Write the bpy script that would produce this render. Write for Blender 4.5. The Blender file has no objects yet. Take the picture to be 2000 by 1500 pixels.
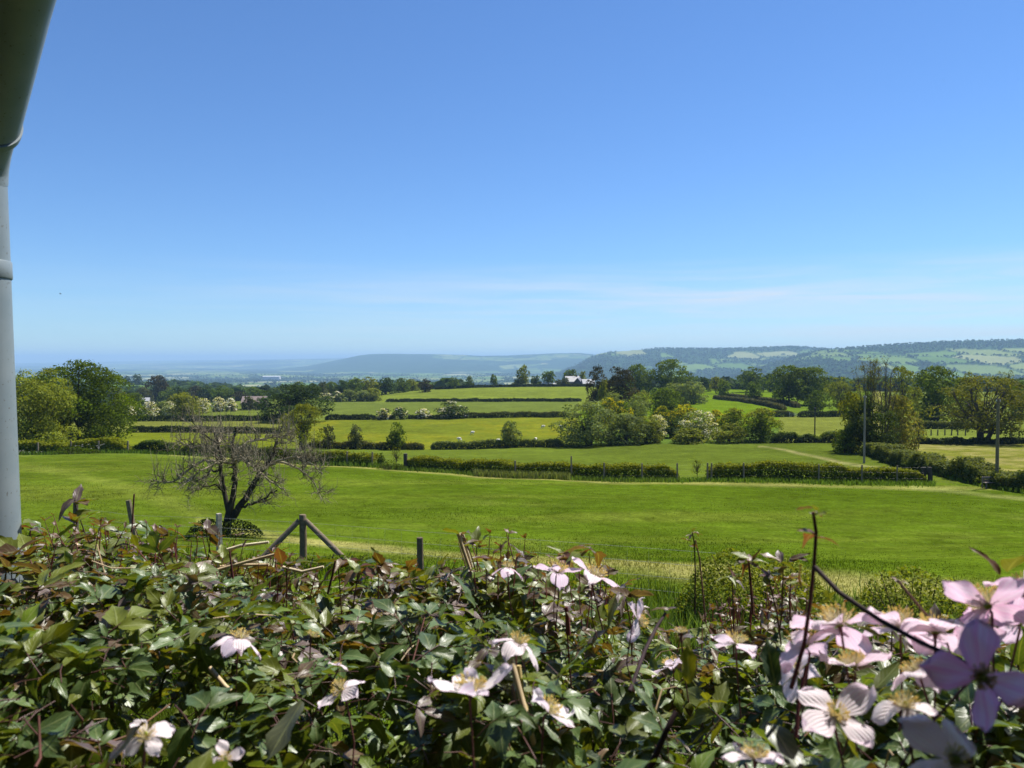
import bpy, math, random
import numpy as np
from mathutils import Vector, Matrix, Quaternion

S = bpy.context.scene
COL = S.collection
R = math.radians
RNG = np.random.default_rng(7)
random.seed(7)

# ------------------------------------------------------------------ camera
FPX, CU, CV, VH = 1505.0, 1000.0, 750.0, 705.0          # focal length, centre and horizon row for a 2000x1500 frame
PITCH = math.atan((CV - VH) / FPX)
cam_d = bpy.data.cameras.new('camera')
cam_d.sensor_width = 36.0
cam_d.lens = FPX / 2000.0 * 36.0
cam_d.clip_start = 0.02
cam_d.clip_end = 120000.0
cam = bpy.data.objects.new('camera', cam_d)
COL.objects.link(cam)
cam.location = (0, 0, 0)
cam.rotation_euler = (math.pi / 2 - PITCH, 0, 0)
cam_d.dof.use_dof = True
cam_d.dof.focus_distance = 4.0
cam_d.dof.aperture_fstop = 12.0
S.camera = cam

# ------------------------------------------------------------------ sky, sun, exposure
SUN_EL, SUN_AZ = 57.0, 52.0                               # azimuth measured from the view direction towards the right
W = bpy.data.worlds.new('World')
S.world = W
W.use_nodes = True
nt = W.node_tree
nt.nodes.clear()
wo = nt.nodes.new('ShaderNodeOutputWorld')
bg = nt.nodes.new('ShaderNodeBackground')
sky = nt.nodes.new('ShaderNodeTexSky')
sky.sky_type = 'NISHITA'
sky.sun_disc = False
sky.sun_elevation = R(SUN_EL)
sky.sun_rotation = R(SUN_AZ)
sky.altitude = 150
sky.air_density = 1.0
sky.dust_density = 0.0
sky.ozone_density = 2.0
bg.inputs['Strength'].default_value = 0.078
# thin cirrus streaks low in the sky
tc = nt.nodes.new('ShaderNodeTexCoord')
mp = nt.nodes.new('ShaderNodeMapping')
mp.inputs['Scale'].default_value = (1.6, 1.6, 26.0)
nz = nt.nodes.new('ShaderNodeTexNoise')
nz.inputs['Scale'].default_value = 2.3
nz.inputs['Detail'].default_value = 6.0
nz.inputs['Roughness'].default_value = 0.6
nz.inputs['Distortion'].default_value = 0.5
cr = nt.nodes.new('ShaderNodeMapRange')
cr.inputs['From Min'].default_value = 0.38
cr.inputs['From Max'].default_value = 0.70
cr.inputs['To Min'].default_value = 0.16
sx = nt.nodes.new('ShaderNodeSeparateXYZ')
band = nt.nodes.new('ShaderNodeValToRGB')
be = band.color_ramp.elements
be[0].position = 0.0; be[0].color = (0, 0, 0, 1)
be[1].position = 0.128; be[1].color = (0, 0, 0, 1)
e = be.new(0.03); e.color = (0.75, 0.75, 0.75, 1)
e = be.new(0.08); e.color = (1, 1, 1, 1)
e = be.new(0.106); e.color = (0.55, 0.55, 0.55, 1)
side = nt.nodes.new('ShaderNodeMapRange')
side.inputs['From Min'].default_value = -0.45
side.inputs['From Max'].default_value = 0.30
side.inputs['To Min'].default_value = 0.10
side.inputs['To Max'].default_value = 1.0
m1 = nt.nodes.new('ShaderNodeMath'); m1.operation = 'MULTIPLY'
m2 = nt.nodes.new('ShaderNodeMath'); m2.operation = 'MULTIPLY'
m3 = nt.nodes.new('ShaderNodeMath'); m3.operation = 'MULTIPLY'; m3.inputs[1].default_value = 0.95
mx = nt.nodes.new('ShaderNodeMixRGB')
mx.inputs['Color2'].default_value = (5.6, 6.1, 6.7, 1)
L = nt.links.new
L(tc.outputs['Generated'], mp.inputs['Vector']); L(mp.outputs['Vector'], nz.inputs['Vector'])
L(nz.outputs['Fac'], cr.inputs['Value']); L(tc.outputs['Generated'], sx.inputs['Vector'])
L(sx.outputs['Z'], band.inputs['Fac']); L(sx.outputs['X'], side.inputs['Value'])
L(cr.outputs['Result'], m1.inputs[0]); L(band.outputs['Color'], m1.inputs[1])
L(m1.outputs['Value'], m2.inputs[0]); L(side.outputs['Result'], m2.inputs[1]); L(m2.outputs['Value'], m3.inputs[0])
L(m3.outputs['Value'], mx.inputs['Fac'])
tint = nt.nodes.new('ShaderNodeMixRGB'); tint.blend_type = 'MULTIPLY'; tint.inputs[0].default_value = 1.0
tint.inputs['Color2'].default_value = (0.540, 0.762, 1.05, 1)
L(sky.outputs['Color'], tint.inputs['Color1']); L(tint.outputs['Color'], mx.inputs['Color1']); L(mx.outputs['Color'], bg.inputs['Color']); L(bg.outputs['Background'], wo.inputs['Surface'])

sun_d = bpy.data.lights.new('sun', 'SUN')
sun_d.energy = 5.0
sun_d.angle = R(0.5)
sun_d.color = (1.0, 0.955, 0.88)
sun = bpy.data.objects.new('sun', sun_d)
COL.objects.link(sun)
SUN_DIR = Vector((math.sin(R(SUN_AZ)) * math.cos(R(SUN_EL)), math.cos(R(SUN_AZ)) * math.cos(R(SUN_EL)), math.sin(R(SUN_EL))))
sun.rotation_euler = SUN_DIR.to_track_quat('Z', 'Y').to_euler()
sun.location = (20, 20, 60)
S.view_settings.view_transform = 'Standard'
S.view_settings.look = 'None'
S.view_settings.gamma = 1.0
S.view_settings.exposure = 0.82
S.cycles.max_bounces = 6
S.cycles.diffuse_bounces = 3
S.cycles.transmission_bounces = 4
S.cycles.volume_bounces = 0
S.cycles.use_denoising = True
S.cycles.denoiser = 'OPENIMAGEDENOISE'
S.cycles.denoising_input_passes = 'RGB_ALBEDO_NORMAL'
S.cycles.denoising_prefilter = 'ACCURATE'

# ------------------------------------------------------------------ helpers: pixels, noise, meshes
CP, SP = math.cos(PITCH), math.sin(PITCH)

def at(u, v, Y):
    """world point seen at pixel (u, v) at forward distance Y"""
    a, b = (u - CU) / FPX, (CV - v) / FPX
    d = Vector((a, CP + b * SP, -SP + b * CP))
    return d * (Y / d.y)

def hash2(ix, iy, seed):
    h = (ix.astype(np.int64) * 374761393 + iy.astype(np.int64) * 668265263 + seed * 1442695041) & 0x7fffffff
    h = ((h ^ (h >> 13)) * 1274126177) & 0x7fffffff
    return ((h ^ (h >> 16)) & 0xffff) / 65535.0

def vnoise(x, y, seed=0):
    ix, iy = np.floor(x), np.floor(y)
    fx, fy = x - ix, y - iy
    fx = fx * fx * (3 - 2 * fx); fy = fy * fy * (3 - 2 * fy)
    a = hash2(ix, iy, seed); b = hash2(ix + 1, iy, seed); c = hash2(ix, iy + 1, seed); d = hash2(ix + 1, iy + 1, seed)
    return (a * (1 - fx) + b * fx) * (1 - fy) + (c * (1 - fx) + d * fx) * fy

def fbm(x, y, seed=0, octv=4):
    s, a, t = 0.0, 0.5, 0.0
    for k in range(octv):
        s = s + a * vnoise(x * 2 ** k, y * 2 ** k, seed + k * 17); t += a; a *= 0.5
    return s / t

def voronoi_cell(x, y, seed=0):
    """random value of the nearest jittered site and distance to the cell edge"""
    ix, iy = np.floor(x), np.floor(y)
    b1 = np.full(x.shape, 9.0); b2 = np.full(x.shape, 9.0); val = np.zeros(x.shape)
    for dx in (-1, 0, 1):
        for dy in (-1, 0, 1):
            cx, cy = ix + dx, iy + dy
            px = cx + hash2(cx, cy, seed); py = cy + hash2(cx, cy, seed + 5)
            d = np.hypot(px - x, py - y)
            r = hash2(cx, cy, seed + 9)
            nearer = d < b1
            b2 = np.where(nearer, b1, np.minimum(b2, d))
            val = np.where(nearer, r, val); b1 = np.where(nearer, d, b1)
    return val, b2 - b1

class MB:
    """collects vertices, faces (tri or quad) and colours for ONE mesh"""
    def __init__(s):
        s.v, s.f, s.c, s.l, s.n = [], [], [], [], 0
    def add(s, V, F, C=None, Lf=None):
        V = np.asarray(V, float).reshape(-1, 3); F = np.asarray(F, int)
        if C is None: C = (0.5, 0.5, 0.5)
        C = np.asarray(C, float)
        if C.ndim == 1: C = np.tile(C, (len(V), 1))
        if Lf is None: Lf = np.tile((1.0, 0.0, 0.0), (len(V), 1))
        s.v.append(V); s.f.append(F + s.n); s.c.append(C); s.l.append(Lf); s.n += len(V)
    def mesh(s, name, mat, smooth=True):
        me = bpy.data.meshes.new(name)
        V = np.concatenate(s.v); C = np.concatenate(s.c); Lf = np.concatenate(s.l)
        me.vertices.add(len(V)); me.vertices.foreach_set('co', V.ravel().astype(np.float32))
        tot = sum(f.size for f in s.f); npoly = sum(len(f) for f in s.f)
        me.loops.add(tot); me.polygons.add(npoly)
        me.loops.foreach_set('vertex_index', np.concatenate([f.ravel() for f in s.f]).astype(np.int32))
        sizes = np.concatenate([np.full(len(f), f.shape[1]) for f in s.f])
        starts = np.concatenate([[0], np.cumsum(sizes)[:-1]])
        me.polygons.foreach_set('loop_start', starts.astype(np.int32))
        me.polygons.foreach_set('use_smooth', np.full(npoly, smooth))
        me.update(calc_edges=True)
        for nm, A in (('Col', C), ('Leaf', Lf)):
            at_ = me.color_attributes.new(nm, 'FLOAT_COLOR', 'POINT')
            at_.data.foreach_set('color', np.concatenate([A, np.ones((len(A), 1))], 1).ravel().astype(np.float32))
        me.materials.append(mat)
        return me
    def build(s, name, mat, parent=None, smooth=True):
        return obj(name, s.mesh(name, mat, smooth), parent)

def obj(name, me, parent=None):
    o = bpy.data.objects.new(name, me)
    COL.objects.link(o)
    if parent is not None: o.parent = parent
    return o

def tag(o, label=None, cat=None, group=None, kind=None):
    if label: o['label'] = label
    if cat: o['category'] = cat
    if group: o['group'] = group
    if kind: o['kind'] = kind
    return o

def empty(name, loc, label=None, cat=None, group=None):
    o = bpy.data.objects.new(name, None)
    o.empty_display_size = 0.2
    COL.objects.link(o); o.location = loc
    return tag(o, label, cat, group)

def norm(a):
    return a / np.maximum(np.linalg.norm(a, axis=-1, keepdims=True), 1e-9)

def tube(mb, pts, rad, sides=6, col=(0.2, 0.17, 0.13), cap=True):
    P = np.asarray([tuple(p) for p in pts], float); n = len(P)
    rad = np.broadcast_to(np.asarray(rad, float), (n,))
    T = np.gradient(P, axis=0); T = norm(T)
    ref = np.array([0.0, 0.0, 1.0]) if abs(T[0, 2]) < 0.9 else np.array([1.0, 0.0, 0.0])
    A = norm(np.cross(T, ref)); B = np.cross(T, A)
    th = np.arange(sides) / sides * 2 * math.pi
    V = P[:, None, :] + rad[:, None, None] * (np.cos(th)[None, :, None] * A[:, None, :] + np.sin(th)[None, :, None] * B[:, None, :])
    V = V.reshape(-1, 3)
    i = np.arange(n - 1)[:, None] * sides; j = np.arange(sides)[None, :]; k = (j + 1) % sides
    F = np.stack([i + j, i + k, i + sides + k, i + sides + j], -1).reshape(-1, 4)
    mb.add(V, F, col)
    if cap:
        for q, base in ((0, 0), (1, (n - 1) * sides)):
            V2 = np.concatenate([V[base:base + sides], P[[0 if q == 0 else n - 1]]])
            idx = np.arange(sides)
            F2 = np.stack([idx, (idx + 1) % sides, np.full(sides, sides)], -1)
            if q == 0: F2 = F2[:, ::-1]
            mb.add(V2, F2, col)

def box(mb, c, size, rot=0.0, col=(0.5, 0.5, 0.5)):
    x, y, z = [s / 2 for s in size]
    V = np.array([(sx_ * x, sy * y, sz * z) for sz in (-1, 1) for sy in (-1, 1) for sx_ in (-1, 1)])
    ca, sa = math.cos(rot), math.sin(rot)
    V = np.stack([V[:, 0] * ca - V[:, 1] * sa, V[:, 0] * sa + V[:, 1] * ca, V[:, 2]], 1) + np.array(c)
    F = [(0, 2, 3, 1), (4, 5, 7, 6), (0, 1, 5, 4), (2, 6, 7, 3), (0, 4, 6, 2), (1, 3, 7, 5)]
    mb.add(V, F, col)

def leaf_quads(mb, P, size, Nrm, C, rng, aspect=0.62, fold=0.0):
    """rhombic leaf faces centred on P, facing Nrm"""
    n = len(P)
    Nrm = norm(Nrm)
    a = norm(np.cross(Nrm, rng.normal(size=(n, 3)))); b = np.cross(Nrm, a)
    s = np.asarray(size).reshape(-1, 1) * np.ones((n, 1))
    V = np.stack([P - a * s * 0.5, P + b * s * aspect * 0.5, P + a * s * 0.5, P - b * s * aspect * 0.5], 1).reshape(-1, 3)
    F = np.arange(4 * n).reshape(n, 4)
    mb.add(V, F, np.repeat(C, 4, 0))

# ------------------------------------------------------------------ materials
def new_mat(name):
    m = bpy.data.materials.new(name); m.use_nodes = True
    t = m.node_tree; t.nodes.clear()
    return m, t, t.nodes, t.links.new

def mat_foliage(name, trans=0.35, rough=0.55, spec=0.3, tcol=(1.25, 1.35, 0.55), veins=False, streaks=False):
    m, t, N, L = new_mat(name)
    out = N.new('ShaderNodeOutputMaterial'); mix = N.new('ShaderNodeMixShader'); mix.inputs[0].default_value = trans
    pr = N.new('ShaderNodeBsdfPrincipled'); tr = N.new('ShaderNodeBsdfTranslucent')
    a = N.new('ShaderNodeAttribute'); a.attribute_name = 'Col'
    mu = N.new('ShaderNodeMixRGB'); mu.blend_type = 'MULTIPLY'; mu.inputs[0].default_value = 1.0
    mu.inputs['Color2'].default_value = (*tcol, 1)
    pr.inputs['Roughness'].default_value = rough
    pr.inputs['Specular IOR Level'].default_value = spec
    src = a.outputs['Color']
    if veins:
        lf = N.new('ShaderNodeAttribute'); lf.attribute_name = 'Leaf'
        sp = N.new('ShaderNodeSeparateColor'); L(lf.outputs['Color'], sp.inputs['Color'])
        ab = N.new('ShaderNodeMath'); ab.operation = 'ABSOLUTE'; L(sp.outputs[0], ab.inputs[0])
        mr = N.new('ShaderNodeMapRange'); mr.inputs['From Min'].default_value = 0.02; mr.inputs['From Max'].default_value = 0.12
        mr.inputs['To Min'].default_value = 1.0; mr.inputs['To Max'].default_value = 0.0
        L(ab.outputs[0], mr.inputs['Value'])
        # side veins: stripes of (along - 0.6*|across|)
        q = N.new('ShaderNodeMath'); q.operation = 'MULTIPLY_ADD'; q.inputs[1].default_value = -0.35; L(ab.outputs[0], q.inputs[0]); L(sp.outputs[1], q.inputs[2])
        w = N.new('ShaderNodeMath'); w.operation = 'MULTIPLY'; w.inputs[1].default_value = 34.0; L(q.outputs[0], w.inputs[0])
        sn = N.new('ShaderNodeMath'); sn.operation = 'SINE'; L(w.outputs[0], sn.inputs[0])
        vr = N.new('ShaderNodeMapRange'); vr.inputs['From Min'].default_value = 0.75; vr.inputs['From Max'].default_value = 1.0; vr.inputs['To Max'].default_value = 0.35
        L(sn.outputs[0], vr.inputs['Value'])
        mxm = N.new('ShaderNodeMath'); mxm.operation = 'MAXIMUM'; L(mr.outputs[0], mxm.inputs[0]); L(vr.outputs[0], mxm.inputs[1])
        sc = N.new('ShaderNodeMath'); sc.operation = 'MULTIPLY'; sc.inputs[1].default_value = 0.45; L(mxm.outputs[0], sc.inputs[0])
        lt = N.new('ShaderNodeMixRGB'); lt.inputs['Color2'].default_value = (0.30, 0.33, 0.14, 1)
        L(sc.outputs[0], lt.inputs[0]); L(a.outputs['Color'], lt.inputs['Color1'])
        src = lt.outputs['Color']
        bp = N.new('ShaderNodeBump'); bp.inputs['Strength'].default_value = 0.25; bp.inputs['Distance'].default_value = 0.002
        L(mxm.outputs[0], bp.inputs['Height']); L(bp.outputs['Normal'], pr.inputs['Normal'])
    if streaks:                                             # fine lengthwise veins of a petal
        lf = N.new('ShaderNodeAttribute'); lf.attribute_name = 'Leaf'
        sp = N.new('ShaderNodeSeparateColor'); L(lf.outputs['Color'], sp.inputs['Color'])
        w = N.new('ShaderNodeMath'); w.operation = 'MULTIPLY'; w.inputs[1].default_value = 24.0; L(sp.outputs[0], w.inputs[0])
        sn = N.new('ShaderNodeMath'); sn.operation = 'SINE'; L(w.outputs[0], sn.inputs[0])
        mr = N.new('ShaderNodeMapRange'); mr.inputs['From Min'].default_value = 0.2; mr.inputs['From Max'].default_value = 1.0; mr.inputs['To Max'].default_value = 0.5
        L(sn.outputs[0], mr.inputs['Value'])
        lt = N.new('ShaderNodeMixRGB'); lt.blend_type = 'MULTIPLY'; lt.inputs['Color2'].default_value = (0.93, 0.70, 0.84, 1)
        L(mr.outputs[0], lt.inputs[0]); L(a.outputs['Color'], lt.inputs['Color1']); src = lt.outputs['Color']
        bp = N.new('ShaderNodeBump'); bp.inputs['Strength'].default_value = 0.35; bp.inputs['Distance'].default_value = 0.001
        L(sn.outputs[0], bp.inputs['Height']); L(bp.outputs['Normal'], pr.inputs['Normal'])
    L(src, pr.inputs['Base Color']); L(src, mu.inputs['Color1']); L(mu.outputs['Color'], tr.inputs['Color'])
    L(pr.outputs[0], mix.inputs[1]); L(tr.outputs[0], mix.inputs[2]); L(mix.outputs[0], out.inputs['Surface'])
    return m

def mat_attr(name, rough=0.8, spec=0.2, nscale=None, namp=0.35, bump=0.0, bscale=60.0):
    m, t, N, L = new_mat(name)
    out = N.new('ShaderNodeOutputMaterial'); pr = N.new('ShaderNodeBsdfPrincipled')
    a = N.new('ShaderNodeAttribute'); a.attribute_name = 'Col'
    pr.inputs['Roughness'].default_value = rough; pr.inputs['Specular IOR Level'].default_value = spec
    src = a.outputs['Color']
    if nscale:
        tcn = N.new('ShaderNodeTexCoord'); nz_ = N.new('ShaderNodeTexNoise'); nz_.inputs['Scale'].default_value = nscale; nz_.inputs['Detail'].default_value = 5
        L(tcn.outputs['Object'], nz_.inputs['Vector'])
        mr = N.new('ShaderNodeMapRange'); mr.inputs['From Min'].default_value = 0.25; mr.inputs['From Max'].default_value = 0.75
        mr.inputs['To Min'].default_value = 1 - namp; mr.inputs['To Max'].default_value = 1 + namp
        L(nz_.outputs['Fac'], mr.inputs['Value'])
        mu = N.new('ShaderNodeVectorMath'); mu.operation = 'SCALE'; L(src, mu.inputs[0]); L(mr.outputs[0], mu.inputs['Scale'])
        src = mu.outputs[0]
        if bump:
            nb = N.new('ShaderNodeTexNoise'); nb.inputs['Scale'].default_value = bscale; nb.inputs['Detail'].default_value = 4
            L(tcn.outputs['Object'], nb.inputs['Vector'])
            bp = N.new('ShaderNodeBump'); bp.inputs['Strength'].default_value = bump; bp.inputs['Distance'].default_value = 0.01
            L(nb.outputs['Fac'], bp.inputs['Height']); L(bp.outputs['Normal'], pr.inputs['Normal'])
    L(src, pr.inputs['Base Color']); L(pr.outputs[0], out.inputs['Surface'])
    return m

def mat_ground():
    m, t, N, L = new_mat('field_grass')
    out = N.new('ShaderNodeOutputMaterial'); pr = N.new('ShaderNodeBsdfPrincipled')
    a = N.new('ShaderNodeAttribute'); a.attribute_name = 'Col'
    g = N.new('ShaderNodeNewGeometry')
    pr.inputs['Roughness'].default_value = 0.95; pr.inputs['Specular IOR Level'].default_value = 0.0
    prod = None
    for sc, lo, hi in ((0.12, 0.80, 1.2), (0.9, 0.72, 1.28), (7.0, 0.60, 1.40)):
        nz_ = N.new('ShaderNodeTexNoise'); nz_.inputs['Scale'].default_value = sc; nz_.inputs['Detail'].default_value = 4; nz_.inputs['Roughness'].default_value = 0.65
        L(g.outputs['Position'], nz_.inputs['Vector'])
        mr = N.new('ShaderNodeMapRange'); mr.inputs['From Min'].default_value = 0.3; mr.inputs['From Max'].default_value = 0.7
        mr.inputs['To Min'].default_value = lo; mr.inputs['To Max'].default_value = hi
        L(nz_.outputs['Fac'], mr.inputs['Value'])
        if prod is None: prod = mr.outputs[0]
        else:
            mm = N.new('ShaderNodeMath'); mm.operation = 'MULTIPLY'; L(prod, mm.inputs[0]); L(mr.outputs[0], mm.inputs[1]); prod = mm.outputs[0]
    mu = N.new('ShaderNodeVectorMath'); mu.operation = 'SCALE'; L(a.outputs['Color'], mu.inputs[0]); L(prod, mu.inputs['Scale'])
    nb = N.new('ShaderNodeTexNoise'); nb.inputs['Scale'].default_value = 5.0; nb.inputs['Detail'].default_value = 6
    L(g.outputs['Position'], nb.inputs['Vector'])
    bp = N.new('ShaderNodeBump'); bp.inputs['Strength'].default_value = 0.6; bp.inputs['Distance'].default_value = 0.08
    L(nb.outputs['Fac'], bp.inputs['Height']); L(bp.outputs['Normal'], pr.inputs['Normal'])
    L(mu.outputs[0], pr.inputs['Base Color']); L(pr.outputs[0], out.inputs['Surface'])
    return m

def mat_pipe():
    m, t, N, L = new_mat('painted_pipe')
    out = N.new('ShaderNodeOutputMaterial'); pr = N.new('ShaderNodeBsdfPrincipled')
    g = N.new('ShaderNodeNewGeometry')
    nz_ = N.new('ShaderNodeTexNoise'); nz_.inputs['Scale'].default_value = 150; nz_.inputs['Detail'].default_value = 3; L(g.outputs['Position'], nz_.inputs['Vector'])
    n2 = N.new('ShaderNodeTexNoise'); n2.inputs['Scale'].default_value = 14; n2.inputs['Detail'].default_value = 5; L(g.outputs['Position'], n2.inputs['Vector'])
    r1 = N.new('ShaderNodeMapRange'); r1.inputs['From Min'].default_value = 0.66; r1.inputs['From Max'].default_value = 0.70; L(nz_.outputs['Fac'], r1.inputs['Value'])
    r2 = N.new('ShaderNodeMapRange'); r2.inputs['From Min'].default_value = 0.3; r2.inputs['From Max'].default_value = 0.7; L(n2.outputs['Fac'], r2.inputs['Value'])
    b = N.new('ShaderNodeMixRGB'); b.inputs['Color1'].default_value = (0.150, 0.188, 0.205, 1); b.inputs['Color2'].default_value = (0.20, 0.232, 0.245, 1); L(r2.outputs[0], b.inputs[0])
    c = N.new('ShaderNodeMixRGB'); c.inputs['Color2'].default_value = (0.10, 0.10, 0.09, 1); L(b.outputs[0], c.inputs['Color1']); L(r1.outputs[0], c.inputs[0])
    pr.inputs['Roughness'].default_value = 0.45
    L(c.outputs[0], pr.inputs['Base Color']); L(pr.outputs[0], out.inputs['Surface'])
    return m

M_TREE = mat_foliage('tree_foliage', 0.37, 0.7, 0.05, (1.5, 1.4, 0.3))
M_LEAF = mat_foliage('clematis_leaf', 0.28, 0.40, 0.48, (2.0, 1.7, 0.35), veins=True)
M_PETAL = mat_foliage('clematis_petal', 0.5, 0.6, 0.15, (1.0, 0.92, 1.0))
M_BLOOM = mat_foliage('clematis_bloom', 0.42, 0.6, 0.15, (1.0, 0.92, 1.0), streaks=True)
M_GRASS = mat_foliage('grass_blades', 0.45, 0.7, 0.08, (1.2, 1.2, 0.5))
M_GROUND = mat_ground()
M_BARK = mat_attr('bark', 0.9, 0.1, 6.0, 0.45, 0.5, 40.0)
M_TWIG = mat_attr('twig', 0.75, 0.2, 40.0, 0.35)
M_POST = mat_attr('weathered_wood', 0.85, 0.15, 14.0, 0.4, 0.4, 60.0)
M_WALL = mat_attr('painted_surface', 0.8, 0.2, 1.5, 0.12)
M_ROOF = mat_attr('slate_roof', 0.55, 0.3, 2.0, 0.12)
M_WOOL = mat_attr('wool', 0.95, 0.05, 9.0, 0.12)
M_METAL = mat_attr('galvanised_metal', 0.4, 0.5, 3.0, 0.1)
M_PIPE = mat_pipe()

# ------------------------------------------------------------------ terrain
T_U = np.array([0, 300, 600, 900, 1200, 1500, 1800, 2000.0])
T_Y = np.array([0.3, 2.2, 3.3, 5, 8, 12, 18, 60, 92, 135, 220, 280, 360, 480, 700, 1200, 2500, 4000, 7000, 15000, 60000.0])
T_Z = np.array([
    [-1.55] * 8, [-1.6] * 8, [-2.7] * 8, [-3.35] * 8, [-3.8] * 8, [-4.15] * 8, [-4.72] * 8,
    [-8.2, -8.3, -8.8, -9.3, -9.3, -9.5, -9.6, -9.6],
    [-11, -11, -11.5, -12, -12, -11.9, -11.7, -11.7],
    [-14, -14, -15.4, -15.7, -15.0, -14.4, -14.2, -14.2],
    [-17.2, -17.1, -17.1, -16.6, -16.2, -16.4, -16.2, -16.2],
    [-19, -18.8, -18.3, -18, -17, -16, -15.8, -15.8],
    [-23, -22, -20, -19.6, -18.6, -16.4, -17, -17],
    [-30, -28, -22, -15.2, -14.8, -18, -19, -19],
    [-45, -42, -40, -36, -33, -32, -30, -30],
    [-36, -34, -62, -66, -62, -55, -50, -50],
    [-95, -95, -98, -100, -100, -92, -86, -86],
    [-120, -120, -120, -120, -118, -108, -100, -100],
    [-130] * 8, [-132] * 8, [-134] * 8])
_nl, _nt = 700, 180
_ly = np.linspace(math.log(0.3), math.log(60000), _nl)
_tt = np.linspace(-0.95, 0.95, _nt)
_tab = np.zeros((_nl, len(T_U)))
for j in range(len(T_U)):
    _tab[:, j] = np.interp(_ly, np.log(T_Y), T_Z[:, j])
_tu = (T_U - CU) / FPX
_tab = np.stack([np.interp(_tt, _tu, _tab[i]) for i in range(_nl)])
def _blur(a, n, axis):
    k = np.hanning(n + 2)[1:-1]; k /= k.sum()
    pad = [(0, 0), (0, 0)]; pad[axis] = (n // 2, n // 2)
    b = np.pad(a, pad, mode='edge')
    return np.apply_along_axis(lambda r: np.convolve(r, k, mode='valid'), axis, b)
_tab = _blur(_blur(_tab, 11, 0), 31, 1)

def H(x, y, lumps=True):
    x = np.asarray(x, float); y = np.asarray(y, float)
    r = np.hypot(x, y)
    Y = np.clip(np.maximum(y, 0.72 * r), 0.3, 59000)
    t = np.clip(x / Y, -0.94, 0.94)
    a = (np.log(Y) - _ly[0]) / (_ly[1] - _ly[0]); b = (t - _tt[0]) / (_tt[1] - _tt[0])
    i = np.clip(a.astype(int), 0, _nl - 2); j = np.clip(b.astype(int), 0, _nt - 2)
    fa, fb = a - i, b - j
    z = (_tab[i, j] * (1 - fa) + _tab[i + 1, j] * fa) * (1 - fb) + (_tab[i, j + 1] * (1 - fa) + _tab[i + 1, j + 1] * fa) * fb
    if lumps:
        z = z + (fbm(x * 0.09, y * 0.09, 3, 3) - 0.5) * 0.5 * np.clip((Y - 8) / 20, 0, 1) * np.clip(400 / Y, 0, 1)
        z = z + (fbm(x * 0.002, y * 0.002, 4, 4) - 0.5) * 26 * np.clip((Y - 900) / 1500, 0, 1)
    return z

def Hs(x, y):
    return float(H(np.array([x]), np.array([y]))[0])

def gp(u, Y, dz=0.0):
    """ground point at forward distance Y in the column u"""
    x = (u - CU) / FPX * Y * 1.003
    return Vector((x, Y, Hs(x, Y) + dz))

def crest(ul, vl):
    return lambda u: np.interp(u, ul, vl)

def row(ul, yl):
    return lambda u: np.interp(u, ul, yl)

row1 = row([0, 300, 700, 800, 1200, 1400, 1600, 1810, 2000], [92, 92, 76, 72, 62, 62, 60, 60, 60])
row2 = row([500, 830, 1100, 1500, 1700], [131, 134, 137, 137, 132])
row3 = row([560, 640, 800, 1000, 1120], [222, 222, 222, 224, 226])
row4 = row([700, 900, 1140], [372, 362, 352])
rowL1 = row([240, 540], [166, 170])
rowL2 = row([240, 560], [214, 220])
rowTop = row([850, 1000, 1160], [470, 478, 480])
diag_u = np.array([1700, 1760, 1830, 1900, 2000, 2100.0]); diag_y = np.array([100, 84, 70, 62, 55, 50.0])
diag = row(diag_u, diag_y)

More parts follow.
